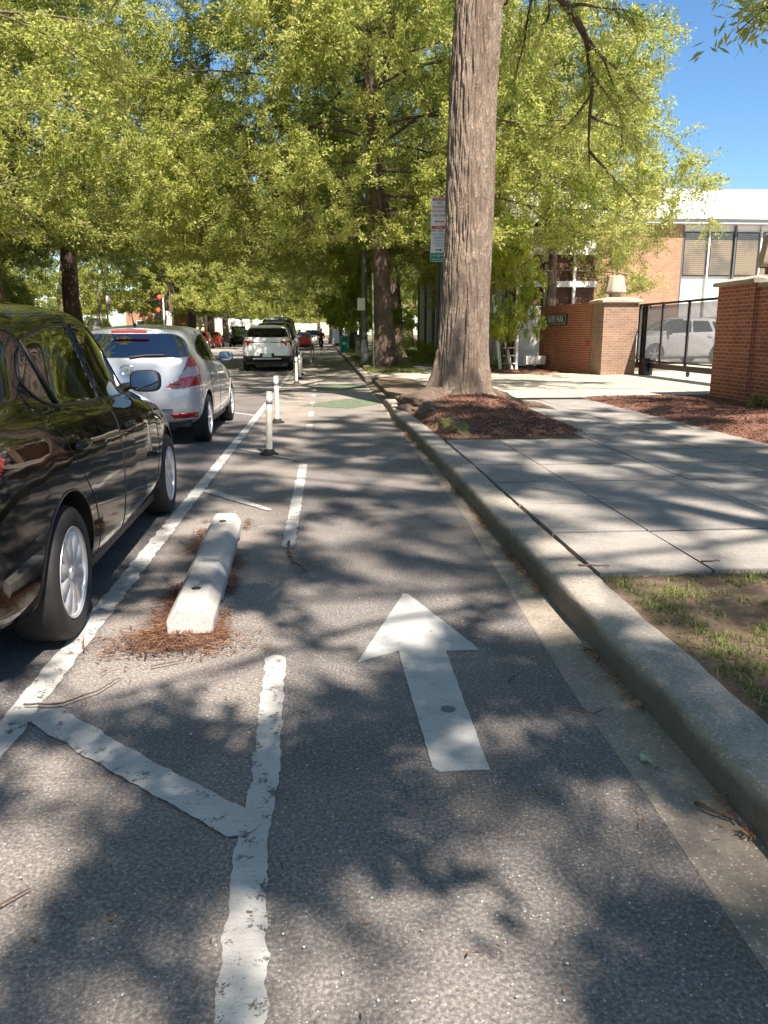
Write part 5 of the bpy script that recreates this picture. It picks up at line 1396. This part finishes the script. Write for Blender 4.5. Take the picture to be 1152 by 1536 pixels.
# cyclist riding away
J = [(0, 0, .93), (0, .14, 1.12), (0, .30, 1.33), (0, .36, 1.42), (.17, .30, 1.32), (.23, .42, 1.10), (.22, .60, 1.02), (-.17, .30, 1.32), (-.23, .42, 1.10), (-.22, .60, 1.02), (.09, .03, .88), (.10, .34, .66), (.10, .16, .30), (.11, .29, .25), (-.09, .03, .88), (-.10, .38, .80), (-.10, .24, .44), (-.11, .37, .40), (.22, .67, 1.0), (-.22, .67, 1.0)]
cy = person('cyclist', (-.12, 56, .01), 0, J, E_, Rr, [(cloth('dark_red_top', (.16, .02, .03)), lambda c: c.z > 1.0 and c.y < .38 and abs(c.x) < .24 and c.z < 1.40), (cloth('black_shorts', (.02, .02, .022)), lambda c: c.z > .62 and c.y < .42 and abs(c.x) < .2 and c.z <= 1.0), (DARK, lambda c: c.y > .2 and c.z < .33)], 'cyclist in a dark red top and black shorts riding away in the bike lane')
head(cy, (0, .43, 1.53)); hm = MB().lathe([(.105, .02), (.1, .07), (.07, .13), (0, .15)], 16, Matrix.Translation((0, .43, 1.53))); hm.build('helmet', cloth('helmet_blue', (.08, .1, .3)), cy, smooth=True)
bk = empty('bicycle', (-.12, 56, 0), 0, 'dark bicycle under the cyclist in the bike lane', 'bicycle')
for y in (-.36, .68):
    w = empty('wheel', (0, y, .345)); w.parent = bk
    MB().tube([(0, .33 * math.cos(a), .33 * math.sin(a)) for a in np.linspace(0, 2 * PI, 33)[:-1]], .018, 6, closed=True).build('tyre', RUBBER, w, smooth=True)
    sp = MB()
    for k in range(14): a = k * PI / 7; sp.tube([(0, 0, 0), (0, .32 * math.cos(a), .32 * math.sin(a))], .003, 3)
    sp.build('spokes', GALV, w)
fr = MB(); A_, B_, C_, D_, E2 = (0, -.36, .345), (0, .08, .30), (0, -.06, .82), (0, .50, .86), (0, .68, .345)
for p, q in ((A_, B_), (B_, C_), (A_, C_), (C_, D_), (B_, D_), (D_, E2)): fr.tube([p, q], .017, 6)
fr.build('frame', BLACKM, bk); MB().tube([(-.26, .62, 1.0), (-.15, .52, .98), (0, .50, .97), (.15, .52, .98), (.26, .62, 1.0)], .014, 6).build('handlebar', BLACKM, bk)
MB().tube([(0, .5, .84), (0, .5, .97)], .015, 6).build('stem', BLACKM, bk)
MB().box((0, -.08, .87), (.13, .26, .05), taper=.8).build('saddle', DARK, bk, bevel=.02)
MB().tube([(.12, .16, .24), (.05, .08, .3), (-.05, .08, .3), (-.12, .24, .38)], .012, 6).build('crank', GALV, bk)

# ------------------------------------------------------------------ signs and poles
def facing(x, y, z, ry):        # text plane whose reading side looks towards -y, turned by ry about Z
    return Matrix.Translation((x, y, z)) @ Matrix.Rotation(ry, 4, 'Z') @ Matrix.Rotation(PI / 2, 4, 'X')
def plate(t, nm, w, h, M, mat, r=.03):
    return MB().prism(rounded([(-w / 2, -h / 2), (w / 2, -h / 2), (w / 2, h / 2), (-w / 2, h / 2)], r), -.002, .002, M, mat).build(nm, None, t)
SWH = simple('sign_white', (.70, .70, .70), .5, var=.04); SRED = simple('sign_red', (.55, .03, .06), .5, var=.06); SGR = simple('sign_green', (.01, .22, .12), .5, var=.06); SBL = simple('sign_black', (.03, .03, .03), .5, var=0)
sp = empty('sign_pole', (2.02, 14.15, 0), 0, 'black pole carrying two parking signs, half hidden by the huge oak', 'sign post')
MB().tube([(-.05, 0, .12), (-.02, 0, 1.8), (.02, 0, 3.6)], .032, 10).build('pole', BLACKM, sp)
t1 = tag(empty('parking_sign'), 'white and red no standing or parking sign, upper of the two on the black pole', 'sign')
X1, X2, Y1, RZ = 1.99, 1.985, 14.10, -.30
M = facing(X1, Y1, 3.315, RZ) @ Matrix.Rotation(-.03, 4, 'Z'); W1, H1 = .285, .52
plate(t1, 'panel', W1, H1, M, SWH)
def bar(t, nm, cx, cy, w, h, M, mat, dz=.0035): return MB().box((cx, cy, dz), (w, h, .002)).build(nm, mat, t) if False else MB().prism(rounded([(cx - w / 2, cy - h / 2), (cx + w / 2, cy - h / 2), (cx + w / 2, cy + h / 2), (cx - w / 2, cy + h / 2)], .006, 3), dz - .001, dz, M, mat).build(nm, None, t)
T = lambda s, dy, dx=0, dz=.0045: M @ Matrix.Translation((dx, dy, dz))
bar(t1, 'red_band', 0, .225, .25, .045, M, SRED); bar(t1, 'red_band', 0, -.222, .255, .05, M, SRED)
for s, sz, dy, mt in (('TOW AWAY', .038, .225, SWH), ('NO', .062, .165, SBL), ('STANDING', .052, .10, SRED), ('OR PARKING', .044, .035, SRED), ('ANYTIME', .052, -.035, SBL), ('ZONE', .04, -.222, SWH)):
    text_mesh(s, sz, 'lettering', mt, t1, T(s, dy), .0006)
def arrow(t, cx, cy, L, s, M, mat):
    MB().prism([(cx - s * L / 2, cy), (cx - s * (L / 2 - .035), cy + .022), (cx - s * (L / 2 - .035), cy + .008), (cx + s * L / 2, cy + .008), (cx + s * L / 2, cy - .008), (cx - s * (L / 2 - .035), cy - .008), (cx - s * (L / 2 - .035), cy - .022)][::s], .003, .0045, M, mat).build('arrow', None, t)
arrow(t1, 0, -.13, .17, 1, M, SRED)
t2 = tag(empty('parking_sign'), 'white and green two hour parking sign, lower of the two on the black pole', 'sign')
M = facing(X2, Y1, 2.79, RZ) @ Matrix.Rotation(-.02, 4, 'Z'); plate(t2, 'panel', .28, .50, M, SWH)
bar(t2, 'border', 0, .235, .24, .005, M, SGR)
for s, sz, dy in (('TWO HOUR', .046, .19), ('PARKING', .046, .135), ('7 AM-6:30 PM', .03, .088), ('MONDAY-FRIDAY', .028, .045), ('& SATURDAY', .028, .005)): text_mesh(s, sz, 'lettering', SGR, t2, T(s, dy), .0006)
arrow(t2, 0, -.06, .12, -1, M, SBL)
bar(t2, 'green_band', 0, -.175, .27, .135, M, SGR); text_mesh('6', .07, 'lettering', SWH, t2, T('', -.155), .0006); text_mesh('EXC    ZONE', .032, 'lettering', SWH, t2, T('', -.15), .0006); text_mesh('PERMIT HOLDERS', .026, 'lettering', SWH, t2, T('', -.215), .0006)

lp = empty('lamp_post', (1.62, 32.0, .13), 0, 'dark grey street lamp post with a pale wide base beside the second street tree', 'street lamp')
MB().lathe([(.16, 0), (.155, .9), (.13, .95), (.11, 1.0)], 8, Matrix()).build('base', simple('pale_base', (.20, .215, .22), .6, var=.15), lp)
MB().lathe([(.115, 1.0), (.09, 5), (.07, 9)], 8).build('shaft', GREYM, lp)
b = MB(); b.tube([(0, 0, 8.8), (-1.2, 0, 9.4), (-2.6, 0, 9.5)], .05, 8); b.build('arm', GREYM, lp); MB().box((-2.9, 0, 9.45), (.7, .3, .16)).build('lamp_head', GREYM, lp, bevel=.05)
sg2 = tag(empty('street_sign'), 'small white sign fixed to the grey lamp post', 'sign'); M = facing(1.50, 31.86, 2.45, -.2); plate(sg2, 'panel', .30, .46, M, SWH)
tp = empty('thin_post', (0, 0, 0), 0, 'thin pale green post just left of the second street tree trunk', 'post'); MB().tube([(1.72, 27.6, .1), (1.68, 27.6, 3.3)], .028, 8).build('pole', simple('faded_green', (.22, .27, .20), .6), tp)
ms = empty('signal_mast', (1.35, 78, .13), 0, 'tall white mast with a white sign near its top, beyond the green bin', 'mast'); MB().tube([(0, 0, 0), (0, 0, 6.8)], .09, 8).build('pole', WHITE, ms)
MB().box((.03, -.1, 5.2), (.62, .03, .72)).build('panel', SWH, ms)
os_ = empty('work_sign', (1.0, 70, .13), 0, 'orange sign above a white board at the kerb beyond the bin', 'sign'); MB().box((.12, 0, 1.95), (.68, .03, .55)).build('orange_panel', simple('orange', (.75, .33, .02), .6), os_)
MB().box((.1, .02, 1.0), (.6, .03, 1.2)).build('white_panel', OFFW, os_); MB().tube([(0, .06, 0), (0, .06, 2.2)], .03, 6).build('pole', GALV, os_)
bn = empty('litter_bin', (1.42, 54.5, .13), 0, 'teal green litter bin with a pale label at the kerb', 'bin')
MB().lathe([(.24, 0), (.27, .1), (.30, .85), (.31, .95), (.27, 1.02), (.2, 1.04), (.2, .98), (0, .98)], 20).build('drum', simple('teal', (.01, .30, .22), .5), bn, smooth=True, autos=40)
MB().box((-.02, -.305, .58), (.2, .012, .16)).build('paper_label', SWH, bn)
cb = empty('utility_cabinet', (2.35, 50, .13), 0, 'grey utility cabinet behind the slim red trunk of the young tree', 'cabinet'); MB().box((0, 0, .55), (.75, .5, 1.1)).build('housing', GREYM, cb, bevel=.02); MB().box((0, 0, 1.12), (.82, .57, .05)).build('lid', GREYM, cb); MB().box((0, -.256, .55), (.6, .01, .9)).build('door', simple('cabinet_door', (.14, .15, .15), .6), cb)
gl = empty('globe_lamp', (6.35, 28.2, .13), 0, 'round white globe lamp on a thin pole in the leaves right of the big trunk', 'street lamp'); MB().tube([(0, 0, 0), (0, 0, 5.3)], .04, 8).build('pole', BLACKM, gl)
b = MB(); b.lathe([(0, -.17), (.1, -.14), (.165, -.05), (.17, 0), (.165, .05), (.1, .14), (0, .17)], 20, Matrix.Translation((0, 0, 5.5))); b.build('globe', simple('opal_globe', (.85, .85, .85), .3), gl, smooth=True)
# far left: traffic signal, sign post
ts = empty('traffic_signal', (-13.3, 70.5, .13), 0, 'pale signal post with two red lights at the far left corner', 'traffic light')
MB().tube([(0, 0, 0), (0, 0, 4.2)], .075, 8).build('pole', OFFW, ts)
RL = bpy.data.materials.new('red_signal_light'); RL.use_nodes = True; RL.node_tree.nodes['Principled BSDF'].inputs['Emission Color'].default_value = (1, .05, .02, 1); RL.node_tree.nodes['Principled BSDF'].inputs['Emission Strength'].default_value = 1.5; RL.node_tree.nodes['Principled BSDF'].inputs['Base Color'].default_value = (.6, .02, .01, 1)
for (x, z) in ((-.25, 3.9), (-.40, 2.85)):
    h = MB(); h.box((x, -.12, z), (.36, .22, .95)); hs = h.build('housing', BLACKM, ts, bevel=.03)
    MB().lathe([(.16, 0), (.12, .03), (0, .05)], 16, Matrix.Translation((x, -.235, z + .29)) @ Matrix.Rotation(PI / 2, 4, 'X')).build('red_light', RL, hs)
    for q in (0, -.29): MB().lathe([(.11, 0), (0, .02)], 16, Matrix.Translation((x, -.235, z + q)) @ Matrix.Rotation(PI / 2, 4, 'X')).build('dark_lens', DARK, hs)
MB().box((.42, -.1, 2.3), (.45, .03, 1.5)).build('sign_panel', OFFW, ts)
ps = empty('sign_post', (-13.3, 50, .13), 0, 'weathered pale post with a white board beside the left street trees', 'sign post'); MB().tube([(.15, 0, 0), (.15, 0, 3.6)], .09, 8).build('pole', simple('weathered_wood', (.42, .36, .28), .8), ps); MB().box((-.2, -.1, 1.75), (.62, .03, .7)).build('panel', OFFW, ps)
ps2 = empty('sign_post', (-13.3, 46, .13), 0, 'taller thin pale pole right of the white board on the left', 'sign post'); MB().tube([(1.6, 0, 0), (1.6, 0, 4.6)], .05, 8).build('pole', simple('weathered_wood', (.45, .40, .32), .8), ps2); MB().box((1.75, -.06, 3.0), (.3, .03, .42)).build('panel', OFFW, ps2)

# ------------------------------------------------------------------ buildings
def barrel(t, nm, x0, x1, y0, y1, z, rise, mat, n=22, axis='x', th=.25):
    """barrel vault; axis: direction of its length"""
    vs = []
    for i in range(n + 1):
        u = i / n; a = PI * u; c = (1 - math.cos(a)) / 2; h = rise * math.sin(a) ** .8
        for q in (0, 1):
            if axis == 'x': vs.append(((x0, x1)[q], y0 + (y1 - y0) * c, z + h))
            else: vs.append((x0 + (x1 - x0) * c, (y0, y1)[q], z + h))
    fs = [(2 * i, 2 * i + 1, 2 * i + 3, 2 * i + 2) for i in range(n)] + [tuple(2 * i for i in range(n + 1)), tuple(2 * i + 1 for i in range(n + 1))]
    return MB().add(vs, fs).build(nm, mat, t, smooth=True, autos=40)
def blinds(name):
    m = Mat(name, rough=.12, coat=1); w = m.wpos()
    s = m.node('ShaderNodeSeparateXYZ'); m.link(w, s.inputs[0]); f = m.math('FRACT', m.math('MULTIPLY', s.outputs[2], 11))
    c = m.ramp(f, [(0, (.05, .035, .02)), (.25, (.20, .15, .09)), (.8, (.25, .19, .12)), (1, (.08, .06, .04))])
    c = m.mix(m.ramp(m.noise(w, .9, 4), [(.45, (0, 0, 0)), (.6, (.7, .7, .7))]), c, (.07, .06, .05)); m.base(c); return m.m
BL = blinds('window_blinds')
h1 = empty('white_roofed_house', (0, 0, 0), 0, 'orange brick house with white window panels and a white vaulted roof behind the gate', 'building')
MB().box((14.2, 44, 3.2), (5.2, 12, 6.2)).build('brick_wall', BRICKO, h1)
MB().box((26.5, 44.08, 3.2), (19.4, 11.8, 6.2)).build('panel_wall', WHITE, h1)
x = 16.86; k = 0
while x < 24:
    f = MB(); f.box((x + .6, 38.13, 4.98), (1.14, .08, 2.0)); fo = f.build('window', simple('dark_frame', (.05, .05, .05), .5), h1)
    MB().box((x + .6, 38.08, 4.98), (1.02, .04, 1.88)).build('pane', BL, fo)
    MB().box((x - .02, 38.06, 3.2), (.07, .14, 6.1)).build('mullion', GREYM if k % 2 == 0 else OFFW, h1)
    MB().box((x + .6, 38.11, 1.3), (1.1, .08, 1.6)).build('pane', BGLASS, h1) if k % 3 == 1 else None
    x += 1.26; k += 1
MB().box((23.9, 43.9, 6.38), (24.8, 12.6, .2)).build('fascia', simple('pale_grey_fascia', (.42, .44, .47), .6), h1)
barrel(h1, 'vaulted_roof', 11.6, 36, 37.5, 49.5, 6.48, 2.0, ROOFW)
MB().lathe([(.16, 0), (.16, .25), (0, .3)], 14, Matrix.Translation((20.2, 39.6, 7.75)) @ Matrix.Rotation(.7, 4, 'X')).build('roof_vent', GREYM, h1)

h2 = empty('brown_house', (0, 0, 0), 0, 'long dark brown brick house with white upright posts behind the big oak trunk', 'building')
MB().box((8.2, 42.5, 2.65), (3.0, 27, 5.1)).build('brick_wall', BRICKD, h2)
for i in range(5):
    y0 = 29 + i * 5.4; barrel(h2, 'vaulted_roof', 6.2, 10.0, y0 - .2, y0 + 5.2, 5.25, 1.3, ROOFW, axis='x')
MB().box((8.15, 42.4, 5.2), (3.7, 27.6, .16)).build('fascia', OFFW, h2)
k = 0; y = 29.2
while y < 55.8:
    MB().box((6.55, y, 2.6), (.24, .16, 5.0)).build('post', OFFW if k % 3 else GREYM, h2)
    if k % 3 == 1:
        f = MB().box((6.66, y + .62, 1.5), (.06, .9, 2.1)).build('window', DARK, h2); MB().box((6.62, y + .62, 1.5), (.03, .8, 2.0)).build('pane', BGLASS, f)
    elif k % 3 == 2: MB().box((6.63, y + .62, 3.9), (.1, .95, 1.6)).build('white_panel', OFFW, h2)
    y += 1.25; k += 1
for x, w in ((6.9, .12), (7.9, .10), (8.9, .1)): MB().box((x, 28.85, 2.6), (w, .14, 5.0)).build('post', OFFW, h2)
MB().box((8.2, 28.83, 3.05), (3.0, .12, .2)).build('beam', OFFW, h2); MB().box((8.2, 28.86, 4.5), (2.9, .1, .9)).build('white_panel', OFFW, h2)
for q, (x, mt) in enumerate(((7.4, OFFW), (9.2, OFFW))):
    dd = MB().box((x, 28.92, 1.25), (.8, .06, 2.1)).build('door', mt, h2); MB().box((x + .3, 28.87, 1.2), (.03, .04, .14)).build('handle', CHROME, dd)
MB().box((8.15, 28.9, 1.25), (.22, .07, 2.1)).build('purple_curtain', simple('purple', (.10, .03, .30), .8), h2)
stp = empty('white_stair_frame', (0, 0, 0), 0, 'white metal stair frame with rungs right of the big oak trunk', 'stair')
b = MB(); b.tube([(6.0, 27.2, .1), (5.7, 27.2, 2.6)], .06, 6); b.tube([(6.55, 27.2, .1), (6.55, 27.2, 1.9)], .045, 6); b.tube([(5.75, 27.2, 2.55), (6.4, 27.2, .1)], .05, 6); b.build('posts', WHITE, stp)
b = MB()
for z in np.arange(.35, 1.9, .26): b.tube([(6.08, 27.2, z), (6.55, 27.2, z)], .018, 6)
b.build('rungs', WHITE, stp)
for i, x in enumerate((6.95, 7.3)):
    pt = empty('flower_pot', (x, 27.0, .15), 0, ['left pale flower box by the white door', 'right pale flower box by the white door'][i], 'planter', 'flower boxes by the door'); MB().box((0, 0, .32), (.30, .26, .28), taper=1.1).build('box', OFFW, pt); MB().box((0, 0, .09), (.2, .18, .18)).build('stand', DARK, pt)

h3 = empty('apartment_tower', (0, 0, 0), 0, 'pale high apartment tower glimpsed through the leaves right of the trunk', 'building')
MB().box((33, 130, 16), (16, 14, 32)).build('wall', simple('pale_concrete', (.52, .44, .38), .8, var=.08, scale=.4), h3)
for i in range(9):
    for j in range(5):
        f = MB().box((26.6 + j * 3.2, 122.94, 3 + i * 3.2), (1.7, .1, 1.5)).build('window', OFFW, h3); MB().box((26.6 + j * 3.2, 122.87, 3 + i * 3.2), (1.5, .06, 1.3)).build('pane', BGLASS, f)
h4 = empty('corner_house', (0, 0, 0), 0, 'low orange brick house with a cream end beyond the traffic signal', 'building')
MB().box((-19.6, 104, 2.6), (7.2, 9, 5.0)).build('brick_wall', BRICKO, h4); MB().box((-15.0, 104.1, 2.5), (2.0, 8.8, 4.8)).build('cream_wall', simple('cream_render', (.66, .56, .40), .8), h4)
MB().box((-18.5, 104, 5.15), (9.8, 9.6, .25)).build('roof_slab', OFFW, h4)
for x in (-21.5, -19.5): f = MB().box((x, 99.46, 2.2), (1.0, .1, 1.3)).build('window', OFFW, h4); MB().box((x, 99.4, 2.2), (.85, .06, 1.15)).build('pane', BGLASS, f)
h5 = empty('left_house', (0, 0, 0), 0, 'pale house glimpsed behind the left street trees', 'building')
MB().box((-33, 48, 3.2), (10, 22, 6.2)).build('wall', simple('pale_render', (.50, .46, .38), .8), h5); MB().box((-33, 48, 6.45), (10.6, 22.6, .3)).build('roof_slab', OFFW, h5)
for y in (40, 44, 48, 52): f = MB().box((-27.96, y, 2.2), (.1, 1.4, 1.5)).build('window', OFFW, h5); MB().box((-27.9, y, 2.2), (.06, 1.2, 1.3)).build('pane', BGLASS, f)

# ------------------------------------------------------------------ litter on the ground
g = np.random.default_rng(8)
def zk(x, y): return .02
pts = []
for _ in range(2300):                                     # needles round the wheel stop
    k = g.uniform(0, 1); y = 3.45 + 2.35 * g.uniform(0, 1) ** 1.5; ax = -.625 - (y - 3.5) * .032
    s = 1 if g.uniform() < .35 else -1; x = ax + s * (.11 + abs(g.normal(0, .035 if s > 0 else .06)))
    if nz(x * 0, y, s * 9, 1.6) < -.05 and y > 3.8: continue
    pts.append((x, y, .012 + g.uniform(0, .012)))
for _ in range(1200):
    x = -.70 + g.normal(0, .15); y = 3.39 + g.normal(0, .09)
    if y < 3.49 or abs(x + .63) > .12: pts.append((x, y, .01 + g.uniform(0, .025)))
scatter_quads('brown_needles', pts, .07, .005, STRAW, 'rusty brown needles and oak leaves drifted round the wheel stop', .12, 0, 9)
pts = []
for _ in range(2400):
    y = g.uniform(1.2, 14.5); d = abs(g.normal(0, .018))
    if nz(0, y, 4, 1.3) < -.05 + .1 * nz(0, y, 8, 4): continue
    pts.append((1.135 + kx(y) - d, y, .022 + .012 * g.uniform()))
scatter_quads('gutter_leaves', pts, .05, .006, DRYLEAF, 'thin dry oak leaves lining the foot of the kerb', .25, 0, 10)
pts = [(g.uniform(-1.0, 1.1), 1.0 + 11 * g.uniform() ** 1.4, .016) for _ in range(420)] + [(g.uniform(1.2, 4.8), g.uniform(3.8, 9), .165) for _ in range(60)] + [(g.uniform(1.4, 5), g.uniform(.4, 3.8), .155) for _ in range(500)]
scatter_quads('leaf_litter', pts, .032, .005, DRYLEAF, 'scattered narrow dry leaves over asphalt and pavement', .15, 0, 12)
pts = [(g.uniform(-1.1, 1.1), 1.0 + 9 * g.uniform() ** 1.3, .012) for _ in range(700)]
scatter_quads('pale_grit', pts, .0065, .005, OFFW, 'pale grit on the asphalt', .1, 0, 13)
def twig(pts, r, label, z=.014):
    g_ = random.Random(str(pts)); P_ = []
    for i in range(len(pts) - 1):
        for k in range(5): t = k / 5; P_.append((pts[i][0] * (1 - t) + pts[i + 1][0] * t + g_.uniform(-1, 1) * r * .8, pts[i][1] * (1 - t) + pts[i + 1][1] * t + g_.uniform(-1, 1) * r * .8, z + r + g_.uniform(0, r)))
    P_.append((*pts[-1], z + r)); mb = MB().tube(P_, [r * (1 - .6 * i / len(P_)) for i in range(len(P_))], 5)
    tag(mb.build('twig', TWIG), label, 'twig', 'fallen twigs')
twig([(-1.12, 2.80), (-.98, 2.80), (-.88, 2.9), (-.82, 3.02)], .0045, 'long thin twig lying across the white parking line')
twig([(-.245, 5.05), (-.23, 4.82), (-.20, 4.6), (-.12, 4.43)], .009, 'curved dark stick at the near end of the far buffer line')
twig([(-.72, 3.12), (-.60, 3.18)], .004, 'short straight twig before the wheel stop')
twig([(-.86, 1.62), (-.74, 1.78)], .004, 'short pale twig in the sunlit patch at lower left')
twig([(-.98, 1.35), (-.92, 1.6)], .004, 'bent twig at the lower left corner')
twig([(1.32, 3.95), (1.48, 3.93)], .006, 'short black twig resting on the kerb top', .155)
twig([(2.0, 3.98), (2.1, 3.98)], .006, 'dark twig on the nearest paving slab', .155)
twig([(.70, 2.86), (.74, 2.92)], .005, 'small black twig right of the lane arrow shaft')
twig([(.86, 2.62), (.95, 2.58), (1.0, 2.62)], .004, 'forked twig on the gutter seam')
twig([(1.05, 2.0), (1.13, 1.92)], .007, 'brown twig at the kerb foot near the right edge', .016)
# a pale curled leaf on the verge, a green sprig in the gutter
lf = MB(); vs = []
for i in range(9):
    for j in range(5):
        u, v = i / 8 - .5, j / 4 - .5; w = .5 * (1 - (2 * u) ** 2) ** .5 + .12 * math.cos(u * 24)
        vs.append((1.80 + u * .13, 2.80 + v * w * .09, .175 + .10 * u * u + .25 * (v * w * .3) ** 2 + .012 * math.sin(u * 18)))
lf.add(vs, [(i * 5 + j, (i + 1) * 5 + j, (i + 1) * 5 + j + 1, i * 5 + j + 1) for i in range(8) for j in range(4)])
tag(lf.build('fallen_leaf', PALELEAF, smooth=True), 'pale yellow curled leaf lying on the worn grass near the kerb', 'leaf')
sg3 = MB()
for a in (-.9, -.35, .2, .7, 1.2): sg3.add([(0, 0, .0), (.022 * math.cos(a) + .006 * math.sin(a), .022 * math.sin(a) - .006 * math.cos(a), .012), (.06 * math.cos(a), .06 * math.sin(a), .006), (.022 * math.cos(a) - .006 * math.sin(a), .022 * math.sin(a) + .006 * math.cos(a), .012)], [(0, 1, 2, 3)])
tag(sg3.build('leaf_sprig', simple('grey_green_leaf', (.30, .36, .22), .6), loc=(.995, 2.26, .014)), 'pale green leaf sprig lying in the gutter', 'leaf')
# ------------------------------------------------------------------ camera, sun, sky
cam = bpy.data.cameras.new('camera'); co = bpy.data.objects.new('camera', cam); COL.objects.link(co)
cam.sensor_fit = 'VERTICAL'; cam.sensor_height = 36; cam.lens = 36 * 1200 / 1536; cam.clip_end = 2000; cam.clip_start = .05
co.location = (0, 0, 1.35); co.rotation_euler = (PI / 2 - .219728, 0, -.0746842)
SC.camera = co
sun = bpy.data.lights.new('sun', 'SUN'); so = bpy.data.objects.new('sun', sun); COL.objects.link(so)
sv = Vector((.20, -.55, .81)).normalized(); so.rotation_euler = sv.to_track_quat('Z', 'Y').to_euler(); so.location = (0, 0, 40)
sun.energy = 5.0; sun.angle = R(.65); sun.color = (1, .875, .765)
wd = bpy.data.worlds.new('World'); SC.world = wd; wd.use_nodes = True; nt = wd.node_tree
sk = nt.nodes.new('ShaderNodeTexSky'); sk.sky_type = 'NISHITA'; sk.sun_disc = False; sk.sun_elevation = math.asin(sv.z); sk.sun_rotation = math.atan2(sv.x, sv.y)
sk.air_density = 1.0; sk.dust_density = .3; sk.ozone_density = 2.8; sk.altitude = 50
bg = nt.nodes['Background']; bg.inputs[1].default_value = .068; hs = nt.nodes.new('ShaderNodeHueSaturation'); hs.inputs['Saturation'].default_value = 1.2; nt.links.new(sk.outputs[0], hs.inputs['Color']); nt.links.new(hs.outputs[0], bg.inputs[0])
SC.view_settings.view_transform = 'Standard'; SC.view_settings.look = 'None'; SC.view_settings.exposure = 1.48; SC.view_settings.gamma = 1
SC.cycles.max_bounces = 10; SC.cycles.diffuse_bounces = 5; SC.cycles.glossy_bounces = 4; SC.cycles.transmission_bounces = 8; SC.cycles.transparent_max_bounces = 12
SC.cycles.use_denoising = True
